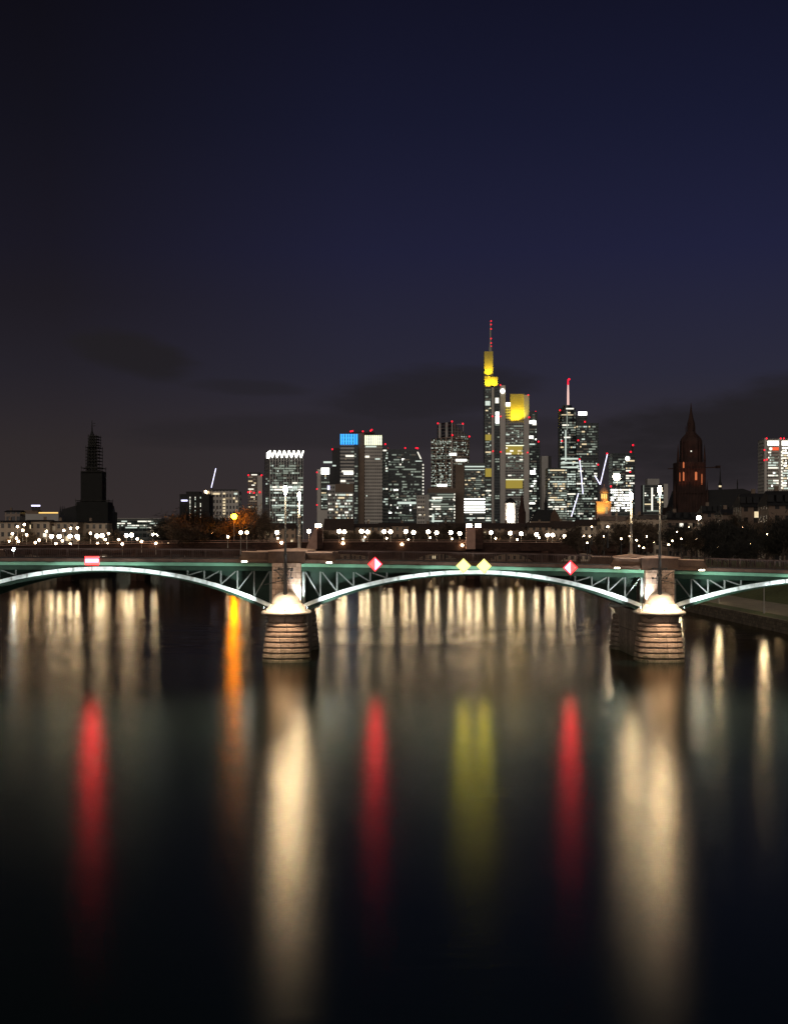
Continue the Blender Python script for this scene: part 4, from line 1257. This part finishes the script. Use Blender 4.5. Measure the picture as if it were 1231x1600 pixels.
# ------------------------------------------------------------------ cranes outlined with light strips
def crane(label, d, pts, mast_px, mast_top, tip=True):
    t = T('tower_crane', label, d, mast_px, 'crane', seed=3)
    k = t.m(1)
    b = MB()
    for q in (-0.5, 0.5):
        for y in (0, 1.4): b.tube((t.X(mast_px) + q * 1.4, y, 0), (t.X(mast_px) + q * 1.4, y, t.Z(mast_top)), 0.16, n=4)
    n = 16; h = t.Z(mast_top)
    for i in range(n):
        s_ = 1 if i % 2 else -1
        b.tube((t.X(mast_px) - 0.7 * s_, 0, h * i / n), (t.X(mast_px) + 0.7 * s_, 0, h * (i + 1) / n), 0.1, n=4)
    b.build('mast', M['iron'], t.root)
    for (a, c), (e, f_) in pts:
        p, q = Vector((t.X(a), -1.2, t.Z(c))), Vector((t.X(e), -1.2, t.Z(f_)))
        u = (q - p).normalized(); nn = Vector((-u.z, 0, u.x))
        b = MB()
        for o_ in (nn * 0.9, -nn * 0.9): b.tube(p + o_, q + o_, 0.12, n=4)
        m_ = 14
        for i in range(m_):
            s_ = 1 if i % 2 else -1
            b.tube(p + (q - p) * (i / m_) + nn * 0.9 * s_, p + (q - p) * ((i + 1) / m_) - nn * 0.9 * s_, 0.08, n=4)
        j = b.build('jib', M['iron'], t.root)
        MB().tube(p + Vector((0, -0.4, 0)), q + Vector((0, -0.4, 0)), k * 0.62, n=6).build('light_strip', E['led'], j)
    if tip: t.beacon(pts[0][0][0], pts[0][0][1] - 1.2, -1.2, 1.3)
    return t
crane('tower crane with an upright lit jib in front of the round tower', 1300, [((905, 719), (910, 772)), ((903, 771), (892, 807))], 908, 772)
crane('tower crane with a V shaped lit jib right of the round tower', 1350, [((948, 710), (937, 757)), ((928.5, 743), (936.5, 757))], 937, 757)
crane('lone crane jib as a thin white line above the left office roof', 940, [((338, 732), (331, 762))], 331, 762, False)

# ------------------------------------------------------------------ churches and old town towers
# scaffolded church, left
d = 825
t = T('scaffolded_church', 'dark church tower wrapped in scaffolding with stepped top', d, 143, 'church', seed=30)
t.block('tower_netting', M['net'], 126.5, 160, 736, 12)
t.block('nave', M['slate'], 93, 170, 799, 26, -2.0)
t.block('scaffold_stage', M['net'], 120, 169, 784, 14, -4.0)
t.poly('nave_roof', M['slate'], [(97, 799.2), (170, 799.2), (168, 789), (122, 789), (99, 795.5)], 0, 20)
for p in (94.5, 97.5, 100.5): t.poly('pinnacle', M['slate'], [(p - 0.8, 799), (p + 0.8, 799), (p, 791)], 2, 3)
MB().lathe([(t.m(8.5), t.Z(737)), (t.m(7.2), t.Z(700)), (t.m(5), t.Z(684)), (t.m(1.2), t.Z(672)), (t.m(0.4), t.Z(656))], t.X(144.3, 6), 6, 8).build('spire', M['slate'], t.root)
for (x0, x1, y0, y1, st) in ((135, 153.7, 735, 699, 7), (138.7, 151, 699, 681, 4), (128, 159, 737, 731, 1), (119, 170, 799, 782, 3)):
    b = MB()
    a, c = t.X(x0), t.X(x1)
    for i in range(5):
        xx = a + (c - a) * i / 4
        for yy in (-0.5, 12.5): b.tube((xx, yy, t.Z(y0)), (xx, yy, t.Z(y1) + 1.0), 0.16, n=4)
    for j in range(st + 1):
        z = t.Z(y0) + (t.Z(y1) - t.Z(y0)) * j / max(1, st)
        b.box(a - 0.3, c + 0.3, -0.9, 13.0, z - 0.12, z + 0.12)
        if j < st:
            z2 = t.Z(y0) + (t.Z(y1) - t.Z(y0)) * (j + 1) / st
            for i in range(4):
                b.tube((a + (c - a) * i / 4, -0.6, z), (a + (c - a) * (i + 1) / 4, -0.6, z2), 0.1, n=4)
    b.build('scaffolding', M['plank'], t.root)
b = MB(); b.tube((t.X(144.3, 6), 6, t.Z(675)), (t.X(144.3, 6), 6, t.Z(655)), 0.3, 0.15)
for z in (660, 664): b.tube((t.X(142.5), 6, t.Z(z)), (t.X(146.1), 6, t.Z(z)), 0.15)
b.build('cross', M['iron'], t.root)

# cathedral, right
d = 860
t = T('cathedral', 'dark red gothic cathedral tower with pinnacles and long nave', d, 1079, 'cathedral', seed=31)
t.block('tower', M['redstone'], 1058.5, 1101.5, 722, 15)
cx = t.X(1079, 7.5)
MB().lathe([(t.m(18.5), t.Z(724)), (t.m(17.8), t.Z(694)), (t.m(17.6), t.Z(688)), (t.m(15.8), t.Z(684)), (t.m(12.5), t.Z(680)), (t.m(9), t.Z(676.5)), (t.m(6.4), t.Z(673)),
            (t.m(6.0), t.Z(659)), (t.m(4.6), t.Z(655)), (t.m(3.4), t.Z(650)), (t.m(1.6), t.Z(640)), (t.m(0.35), t.Z(627.5))], cx, 7.5, 8, 1.0, math.pi / 8).build('octagon', M['redstone'], t.root)
for px_, pyb, pyt, wv in ((1059.5, 790, 694, 2.3), (1101, 790, 694, 2.3), (1066, 722, 683, 1.4), (1093.5, 722, 683, 1.4), (1054.5, 850, 752, 3), (1105, 850, 750, 2.5), (1072, 682, 664, 0.8), (1086, 682, 664, 0.8)):
    zb = max(0, t.Z(pyb)); zt = t.Z(pyt)
    MB().lathe([(t.m(wv), zb), (t.m(wv * 0.8), zb + (zt - zb) * 0.72), (t.m(wv * 0.95), zb + (zt - zb) * 0.74), (0.08, zt)], t.X(px_), 1.5, 6).build('pinnacle', M['redstone'], t.root)
for px_, a, b_, wv in ((1067.5, 721.5, 731, 1.0), (1067.5, 737, 751, 1.0), (1086.8, 737, 750, 2.4), (1061.5, 738, 752, 0.5), (1096, 740, 757, 0.5)):
    t.poly('lancet_window', E['orange'], [(px_ - wv, b_), (px_ + wv, b_), (px_ + wv, a + 1.5), (px_, a), (px_ - wv, a + 1.5)], -0.6, -0.2)
uplight(t, 1088, 775, 730, -10, 5200, (1.0, 0.32, 0.16), 70); uplight(t, 1066, 770, 735, -8, 3600, (1.0, 0.30, 0.15), 60)  # added unseen red-orange spots that make the tower tone uneven
t.glow('lamp', E['w_white'], 1078.6, 1080.2, 704, 705.8, -10.5)
b = MB()
for i in range(9):
    px_ = 1060 + i * 4.8
    b.box(t.X(px_ - 0.6), t.X(px_ + 0.6), -0.9, -0.02, 0, t.Z(724))
for py in (732, 755, 770): b.box(t.X(1058.3), t.X(1101.7), -0.7, -0.03, t.Z(py + 0.8), t.Z(py))
b.build('tracery', M['redstone'], t.root)
t.block('west_hall', M['redstone'], 1046, 1118, 792, 24, 6)
t.poly('nave_roof', M['slate'], [(1103, 808), (1190, 808), (1182, 771), (1160, 763.5), (1106, 765.5)], 4, 24)
t.poly('gable_roof', M['slate'], [(1044, 808), (1118, 808), (1106, 766), (1058, 766)], 3, 20)
for px_, b0, tp in ((1124.5, 764, 728), (1151.3, 763.5, 747)):
    k_ = 2.6 if tp < 740 else 1.0
    MB().lathe([(t.m(k_), t.Z(b0)), (t.m(k_ * 0.9), t.Z(b0 - 7)), (t.m(k_ * 1.15), t.Z(b0 - 8)), (t.m(k_ * 0.5), t.Z(b0 - 14)), (0.06, t.Z(tp))], t.X(px_, 10), 10, 8).build('roof_turret', M['slate'], t.root)
t.glow('turret_light', E['w_warm'], 1122.8, 1126.4, 758.5, 761, 7.6, 0.8)
for i in range(6): t.glow('window', E['w_dim'], 1102 + i * 6 - 0.6, 1102 + i * 6 + 0.6, 792 - 0.4 * i, 797 - 0.4 * i, 2.2)
# crane behind the cathedral
b = None
t = T('tower_crane', 'dark crane with horizontal jib behind the cathedral tower', 960, 1090, 'crane', seed=4)
b = MB(); b.tube((t.X(1090, 40), 40, 0), (t.X(1090, 40), 40, t.Z(726)), 0.7, n=4); b.build('mast', M['iron'], t.root)
b = MB(); b.tube((t.X(1043, 40), 40, t.Z(727.5)), (t.X(1125, 40), 40, t.Z(725)), 0.45, n=4); b.tube((t.X(1100, 40), 40, t.Z(726)), (t.X(1124, 40), 40, t.Z(724)), 0.3, n=4)
b.box(t.X(1118, 40), t.X(1124, 40), 38, 42, t.Z(726.5), t.Z(722.5)); b.build('jib', M['redstone'], t.root)

# yellow floodlit church tower with open lantern
t = T('church_tower', 'golden floodlit church tower with an open lantern below the V shaped crane', 1050, 943, 'church tower', seed=5)
t.block('shaft', M['pylon'], 932, 954.5, 785, 10)
t.block('cornice', M['pylon'], 930.8, 955.8, 783.5, 11.5, -0.8, 785.2)
MB().lathe([(t.m(7), t.Z(783.5)), (t.m(6.6), t.Z(782)), (t.m(6.2), t.Z(770)), (t.m(7), t.Z(769)), (t.m(6.5), t.Z(766.5)), (t.m(4.5), t.Z(763)), (t.m(1), t.Z(760.5)), (t.m(0.3), t.Z(756))], t.X(943.3, 5), 5, 12).build('lantern', M['pylon'], t.root)
for i in (-3.4, 0, 3.4): t.glow('lantern_opening', E['golden'], 943.3 + i - 0.9, 943.3 + i + 0.9, 771.5, 779, 5 - t.m(6.6) - 0.2, 0.4)
t.glow('niche', E['w_dimw'], 945, 949, 792, 803, -0.3, 0.2)
uplight(t, 938, 804, 785, -9, 22000, (1.0, 0.60, 0.10), 90); uplight(t, 948, 782.5, 772, -3, 3200, (1.0, 0.6, 0.1), 120)

# white floodlit round tower with tented roof
t = T('fortified_tower', 'white floodlit round tower with a pointed tent roof', 860, 797, 'tower', seed=6)
MB().lathe([(t.m(8.2), 0), (t.m(8.2), t.Z(786))], t.X(797, 3.4), 3.4, 16).build('shaft', M['pale'], t.root)
MB().lathe([(t.m(9.6), t.Z(785.8)), (t.m(9.4), t.Z(784.5)), (t.m(5), t.Z(780.5)), (t.m(0.8), t.Z(777.5))], t.X(797, 3.4), 3.4, 8).build('tent_roof', M['slate'], t.root)
for a, c in ((791.5, 793), (791.5, 807), (801, 800)): t.glow('window', M['dark'], a - 0.5, a + 0.5, c, c + 4, 0.1, 0.4)
uplight(t, 799, 815, 800, -8, 36000, (1.0, 0.93, 0.85), 100); uplight(t, 791, 812, 795, -7, 14000, (1.0, 0.8, 0.65), 100)

# gothic spire
t = T('church_spire', 'slender dark red gothic spire beside the white round tower', 850, 815.5, 'church tower', seed=7)
t.block('tower', M['redstone'], 809.8, 821.2, 800, 4.2)
MB().lathe([(t.m(6.0), t.Z(800)), (t.m(4.4), t.Z(794)), (t.m(0.25), t.Z(767))], t.X(815.5), 2.1, 8, 1, math.pi / 8).build('spire', M['redstone'], t.root)
# steep roofed church
t = T('church', 'steep dark roofed church with ridge turret and pale gable', 820, 852, 'church', seed=8)
t.poly('roof', M['slate'], [(828, 815), (866, 815), (864, 797), (840, 796.5)], 2, 16)
t.poly('gable', M['parapet'], [(859, 816), (877, 816), (872, 804), (866, 795), (861, 803)], 0, 2)
MB().lathe([(t.m(2.8), t.Z(798)), (t.m(2.4), t.Z(788)), (t.m(2.9), t.Z(787)), (t.m(1.3), t.Z(782)), (t.m(0.9), t.Z(779)), (0.06, t.Z(775))], t.X(852, 8), 8, 8).build('ridge_turret', M['slate'], t.root)
t.block('wall', f_house, 828, 877, 815, 14, 1)
t.glow('window', E['w_warm'], 861, 867, 817, 820, 0.2, 0.7); t.glow('window', E['w_warm'], 878.5, 882, 816, 819, 0.2, 0.7)

# ------------------------------------------------------------------ houses along the banks
hc = 0
def house(px0, px1, eave, ridge, d, label, wm=None, rm=None, p=0.10, depth=11, base=5.0, hip=2.0, dorm=0, chim=1):
    global hc
    hc += 1
    t = T('town_house', label, d, (px0 + px1) / 2, 'house', base, 'houses along the banks', seed=40 + hc)
    t.block('wall', wm or f_house, px0, px1, eave, depth)
    o = 0.5
    x0, x1, ze, zr = t.X(px0) - o, t.X(px1) + o, t.Z(eave) + 0.003, t.Z(ridge)
    hp = t.m(hip)
    rf = MB().add([(x0, -o, ze), (x1, -o, ze), (x1, depth + o, ze), (x0, depth + o, ze), (x0 + hp, depth / 2, zr), (x1 - hp, depth / 2, zr)],
                  [(3, 2, 1, 0), (0, 1, 5, 4), (1, 2, 5), (2, 3, 4, 5), (3, 0, 4)]).build('roof', rm or M['tile'], t.root)
    for i in range(chim):
        xx = x0 + (x1 - x0) * (0.25 + 0.5 * t.rng.random())
        MB().box(xx - 0.5, xx + 0.5, depth * 0.5, depth * 0.5 + 1.0, zr - 1.2, zr + 1.3).build('chimney', M['brown'], rf)
    for i in range(dorm):
        u = (i + 0.5) / dorm
        xx = x0 + (x1 - x0) * u
        zz = ze + (zr - ze) * 0.25
        MB().box(xx - 0.8, xx + 0.8, 0.3, 3.0, zz, zz + 1.9).build('dormer', M['slate'], rf)
    nr = max(2, int(t.Z(eave) / 3.4)); nc = max(2, int((x1 - x0) / 2.9))
    t.wins(px0 + 1, px1 - 1, eave + 1.5, wz_inv(base, d), nc, nr, p, ['w_warm', 'w_dimw', 'w_dimw', 'w_warm', 'w_white'], fx=0.42, fz=0.45, run=0.0, vary=False)
    t.done()
    return t
def wz_inv(z, d): return 850.0 - (z - CZ) * F / d

LH = [(-12, 38, 816, 813, 590), (39, 78, 815, 812, 600), (79, 122, 816, 813.5, 605), (123, 168, 817, 814, 615)]
for i, (a, b_, e, r_, d) in enumerate(LH):
    house(a, b_, e, r_, d, ['long pale riverside house front at the far left edge', 'second riverside house front from the left edge', 'riverside house front in front of the church nave', 'riverside house front under the scaffolded tower'][i], f_housew, M['slate'], 0.10, base=5.0, hip=0.5)
house(8, 32, 800, 797, 760, 'dark block on the left skyline below the blue sign', f_brown, M['slate'], 0.1, hip=0.3)
t = T('office_building', 'pale flat building with a golden roof strip and a blue sign at left', 800, 66, 'building', seed=61)
t.block('body', M['concrete'], 33, 92, 803, 14); t.block('upper_storey', M['brown'], 24, 60, 797.5, 10, 3.0, 803.2)
t.glow('golden_strip', E['golden'], 61, 91, 800.3, 802.2, 0.2); t.glow('sign', E['led'], 49.5, 63, 789, 791.2, 2.0)
t.block('sign_frame', M['dark'], 50, 62.5, 791.4, 1.0, 2.2, 797.3)

labels = ['warm lit low house behind the old bridge left of the leaning pylon', 'house with steep roof just right of the leaning pylon', 'long low house behind the bridge lamps under the twin tower',
          'low wide house with a golden cornice under the dark glass tower', 'dim house behind the lamps below the beige small tower', 'house behind the lamps left of the twin lamp pylon',
          'dark house right of the twin lamp pylon', 'long house below the white round tower', 'house row front right of the gothic spire', 'house below the grey slabs with pale front',
          'pale house under the golden church tower', 'long pale house front left of the right lamp masts', 'house front between the right lamp masts']
spec = [(375, 462, 826, 817, 705), (506, 552, 828, 810, 700), (553, 610, 824, 818, 708), (590, 650, 822, 817, 712), (640, 684, 828, 818, 702), (685, 728, 829, 817, 780),
        (752, 788, 826, 817, 704), (780, 826, 828, 817, 707), (824, 862, 824, 816, 700), (862, 905, 826, 814, 700), (900, 945, 822, 812, 700), (938, 990, 814, 806, 620), (985, 1044, 811, 804, 600)]
for lb, (a, b_, e, r_, d) in zip(labels, spec):
    house(a, b_, e, r_, d, lb, f_housew if a > 850 else f_house, M['tile'], 0.12)
rl = ['dark house with dim dormers below the cathedral nave', 'brown riverside house with one bright yellow window', 'tall house with slate mansard and dormers at the right', 'corner house with lit windows at the right edge', 'dark house behind the trees below cathedral tower']
for lb, (a, b_, e, r_, d, dm) in zip(rl, [(1098, 1144, 802, 790, 520, 6), (1128, 1160, 804, 795, 470, 0), (1158, 1204, 792, 770, 430, 5), (1200, 1262, 790, 766, 400, 5), (1042, 1100, 812, 800, 540, 5)]):
    house(a, b_, e, r_, d, lb, f_housed, M['slate'], 0.16, base=8.0, dorm=dm, hip=6)
t = T('blue_sign', 'small upright blue neon sign on the mansard roof at right', 428, 1194, 'sign', 24, seed=3)
t.glow('tube', E['bluesign'], 1193.3, 1195.2, 778.5, 785, -0.3, 0.2); t.block('frame', M['dark'], 1192.8, 1195.7, 778, 0.3, -0.09, 787)

# ------------------------------------------------------------------ bare winter trees
def tree_proto(name, seed, h, cr, twigs, twm, label, twig_len=0.9, tw=0.05):
    rng = random.Random(seed)
    root = empty(name, (0, 0, 0))
    tag(root, label, 'tree')
    tb = MB(); ends = []
    def grow(p, dr, ln, r, lv):
        q = p + dr * ln
        tb.tube(p, q, r, r * 0.68, 5)
        if lv >= 5 or r < 0.025:
            ends.append((p, q)); return
        if lv >= 2: ends.append((p, q))
        for i in range(3 if lv < 4 else 2):
            a = rng.uniform(0, 2 * math.pi)
            sp = rng.uniform(0.35, 0.85)
            u = dr.orthogonal().normalized(); v = dr.cross(u)
            nd = (dr + (u * math.cos(a) + v * math.sin(a)) * sp + Vector((0, 0, 0.12))).normalized()
            grow(q - dr * ln * rng.uniform(0, 0.25), nd, ln * rng.uniform(0.62, 0.86), r * 0.62, lv + 1)
    grow(Vector((0, 0, -0.4)), Vector((0, 0, 1)), h * 0.27, h * 0.024, 0)
    tb.build('trunk', M['bark'], root)
    b = MB()
    for i in range(twigs):
        p, q = rng.choice(ends)
        c = p + (q - p) * rng.random() + Vector((rng.gauss(0, cr), rng.gauss(0, cr), rng.gauss(0, cr)))
        dv = Vector((rng.gauss(0, 1), rng.gauss(0, 1), rng.gauss(0.4, 1))).normalized() * twig_len * rng.uniform(0.5, 1.3)
        sv = dv.orthogonal().normalized() * tw
        b.add([c - sv, c + sv, c + dv], [(0, 1, 2)])
        if i % 2 == 0:
            e = c + dv * 0.4; d2 = (dv + dv.orthogonal() * rng.choice((-0.8, 0.8))) * 0.6
            b.add([e - sv * 0.8, e + sv * 0.8, e + d2], [(0, 1, 2)])
    b.build('crown', twm, root)
    return root
tA = tree_proto('bare_tree', 3, 15, 0.55, 3400, M['twig'], 'x', 1.1, 0.07)
tB = tree_proto('bare_tree', 8, 13, 0.5, 3000, M['twig'], 'x', 1.0, 0.07)
tC = tree_proto('dark_tree', 14, 14, 1.25, 3300, M['twigdark'], 'x', 1.5, 0.10)
used = {}
def put(proto, px, pytop, d, base, label, grp, h0):
    h = wz(pytop, d) - base
    o = proto if proto not in used else copy_tree(proto)
    used[proto] = True
    o.location = (wx(px, d), d, base)
    k = h / h0
    o.scale = (k * (0.85 + (px * 13 % 17) / 30), k * (0.85 + (px * 7 % 19) / 32), k)
    o.rotation_euler = (0, 0, (px * 1.7) % 6.28)
    tag(o, label, 'tree', grp)
H = {}
for p in (tA, tB, tC):
    H[p] = max(v.co.z for ch in p.children for v in ch.data.vertices)
G1 = 'bare trees on the left bank'
for pr, px, py, d, lb in ((tC, 246, 791, 560, 'dark bare tree right of the low office with lit windows'), (tC, 283, 778, 570, 'tall dark tree in front of the apartment block with light lines'), (tB, 268, 795, 540, 'small bare tree between two taller dark trees at left'),
                          (tC, 332, 790, 575, 'dark tree right of the dotted light lines'), (tA, 395, 778, 560, 'bare tree glowing orange beside the sodium lamp'), (tA, 418, 786, 570, 'orange tinted bare tree close to the left mast'),
                          (tB, 372, 800, 580, 'low bare tree right behind the orange lamp'), (tB, 20, 825, 545, 'bare street tree before the far left house front'), (tB, 66, 827, 550, 'bare street tree before the second house front'),
                          (tB, 135, 826, 560, 'bare street tree beneath the scaffolded church'), (tB, 185, 822, 565, 'bare street tree left of the paired bank lamps'), (tC, 305, 800, 555, 'low dark tree in front of light lines'), (tA, 350, 806, 560, 'bare tree left of the orange lamp')):
    put(pr, px, py, d, 5.0, lb, G1, H[pr])
G2 = 'bare trees behind the far stone bridge'
for i, (px, py, d) in enumerate(((520, 822, 690), (548, 824, 680), (578, 824, 690), (606, 826, 700), (636, 822, 690), (662, 818, 700), (690, 820, 690), (715, 812, 700), (765, 820, 690), (790, 822, 680), (820, 822, 690), (846, 822, 690), (695, 808, 760), (740, 816, 690), (880, 822, 600))):
    where = ['right of the leaning pylon', 'under the twin tower core', 'under the cream lit crown', 'below the dark glass wing', 'below the dark glass tower', 'at the foot of the beige tower', 'under the slanted roof tower', 'left of the twin lamps',
             'right of the twin lamp pylon', 'below the white round tower', 'at the foot of the gothic spire', 'in front of steep roofed church', 'tallest and rounded beneath the brown gridded tower', 'right behind the twin lamp pylon', 'below the grey slabs'][i]
    put(tA if i % 2 else tB, px, py, d, 5.0, 'bare winter tree behind the far bridge, ' + where, G2, H[tA if i % 2 else tB])
G3 = 'trees on the right bank'
for i, (pr, px, py, d, lb) in enumerate(((tA, 905, 812, 420, 'bare tree under the golden church tower'), (tB, 935, 818, 400, 'small bare tree left of the right rear lamp post'), (tA, 962, 806, 380, 'bare tree just left of the right rear lamp post'),
        (tA, 995, 802, 370, 'bare tree between the two right lamp masts'), (tC, 1052, 806, 340, 'dark tree right of the right iron mast'), (tB, 1080, 812, 330, 'thin bare tree by the white globe lamp'), (tC, 1128, 798, 320, 'large dark tree below the cathedral nave'),
        (tC, 1152, 806, 300, 'dark rounded tree left of the mansard house'), (tB, 1178, 812, 310, 'bare tree before the mansard house'), (tC, 1222, 790, 270, 'big dark tree at the right edge of the bank'), (tC, 1196, 822, 280, 'low dark tree next to the right edge'), (tC, 1100, 822, 300, 'low dark bush like tree right of the globe lamp'), (tB, 1112, 806, 350, 'bare tree between globe lamp and cathedral nave'), (tA, 1140, 790, 360, 'tall bare tree in front of the yellow window house'), (tA, 1208, 800, 330, 'tall bare tree in front of the corner house at right edge'), (tB, 1066, 818, 300, 'short bare tree between the iron mast and globe lamp'), (tC, 1165, 832, 262, 'low dark shrub tree on the slope behind the right railing'), (tC, 1135, 838, 258, 'lowest dark shrub tree on the slope behind the right railing'))):
    put(pr, px, py, d, 8.6 if d < 360 else 6.0, lb, G3, H[pr])

# ------------------------------------------------------------------ other lights along the banks
def lamp(px, py, d, em, r, label, base, name='street_lamp', grp=None):
    z = wz(py, d)
    t = empty(name, (wx(px, d), d, base))
    tag(t, label, 'street lamp', grp)
    h = z - base
    MB().lathe([(0.14, 0), (0.12, 1.0), (0.07, h - r)], n=6).build('post', M['post'], t)
    MB().ball((0, 0, h), r).build('lamp_globe', em, t, True)
    return t
lamp(366, 807, 552, E['lampo'], 1.05, 'bright orange sodium street lamp among the bare trees', 5.0)
lamp(22, 858, 430, E['lampc'], 0.5, 'dazzling cool white street light at the left edge behind railing', 4.5)  # post lamp standing in for likely car headlights
lamp(963, 745, 620, E['lampw'], 1.5, 'very bright floodlight mast above the golden church tower', 8.0)
lamp(1091, 809, 330, E['lampw'], 0.45, 'white globe street lamp among the right bank trees', 8.6)
lamp(1218, 849, 300, E['lampsoft'], 0.35, 'small street lamp low at the right edge', 8.6)
lamp(246, 835, 560, E['lampw'], 0.5, 'right globe of the lamp pair below the dark tree', 5.0); lamp(240, 835, 560, E['lampw'], 0.5, 'left globe of the lamp pair below the dark tree', 5.0)
lamp(289, 834.5, 560, E['lampsoft'], 0.55, 'single small lamp below the dotted light lines', 5.0)
lamp(331, 833, 560, E['lampsoft'], 0.5, 'left small lamp of the pair left of the orange lamp', 5.0); lamp(334.5, 833, 562, E['lampsoft'], 0.5, 'right small lamp of the pair left of the orange lamp', 5.0)
lamp(376.5, 832, 520, E['lampsoft'], 0.6, 'white globe lamp just right of the orange lamp', 5.0); lamp(386, 832, 520, E['lampsoft'], 0.55, 'second white globe lamp right of the orange lamp', 5.0)
small = [(28, 823), (45, 820), (49, 829), (15, 846), (62, 848), (74, 844), (73, 830), (127, 825), (122, 826), (153, 849), (174, 850), (201, 850), (186, 843), (36, 846), (2, 832), (88, 849), (116, 850), (362, 839), (263, 850), (248, 849), (8, 838), (20, 834), (33, 841), (55, 836), (98, 845), (106, 829), (134, 842), (142, 833), (170, 843), (180, 834), (215, 842), (226, 846)]
sl = lamp_proto('small_street_lamp', 4.0, 0.40, E['lampbank'], M['post'], 'small warm street light on the left bank promenade', 'street lamp', 'small lights along the left bank')
place(sl, [(wx(a, 540), 540 - (i % 3) * 6, wz(b_, 540) - 4.0) for i, (a, b_) in enumerate(small)])
fl_ = lamp_proto('promenade_lamp', 4.5, 0.36, E['lampbank'], M['post'], 'small warm promenade light in front of the houses behind the far stone bridge', 'street lamp', 'promenade lights behind the far stone bridge')
place(fl_, [(wx(400 + 34 * i, 668 + (i % 3) * 5), 668 + (i % 3) * 5, wz(839 + (i * 7 % 5), 670) - 4.5) for i in range(16)])
small = [(1010, 838), (1021, 847), (1044, 851), (1050, 845), (1112, 836), (1128, 843), (1155, 841), (1172, 850), (1187, 846), (1141, 858), (1205, 856), (1096, 832), (1071, 836), (1057, 831), (970, 842), (983, 838), (924, 823), (949, 823), (912, 837), (921, 838), (943, 838), (994, 844), (917, 848), (998, 853), (1005, 856), (1076, 824), (1100, 846), (1106, 850), (1120, 855), (1147, 849), (1160, 824), (1198, 835), (1214, 830), (1216, 820), (1088, 842), (1064, 842), (1082, 844)]
sr_ = lamp_proto('small_street_lamp', 4.0, 0.15, E['lampsoft'], M['iron'], 'small warm street light among the right bank trees', 'street lamp', 'small lights between the right bank trees')
for i, o in enumerate(place(sr_, [(wx(a, 262 + (i * 5 % 7) * 22), 262 + (i * 5 % 7) * 22, wz(b_, 262 + (i * 5 % 7) * 22) - 4.0) for i, (a, b_) in enumerate(small)])):
    o.children[1].scale = o.children[0].scale = (1, 1, 1)
    k = (0.6, 1.0, 1.5, 0.8, 1.2)[i % 5]
    o.scale = (k, k, 1.0)
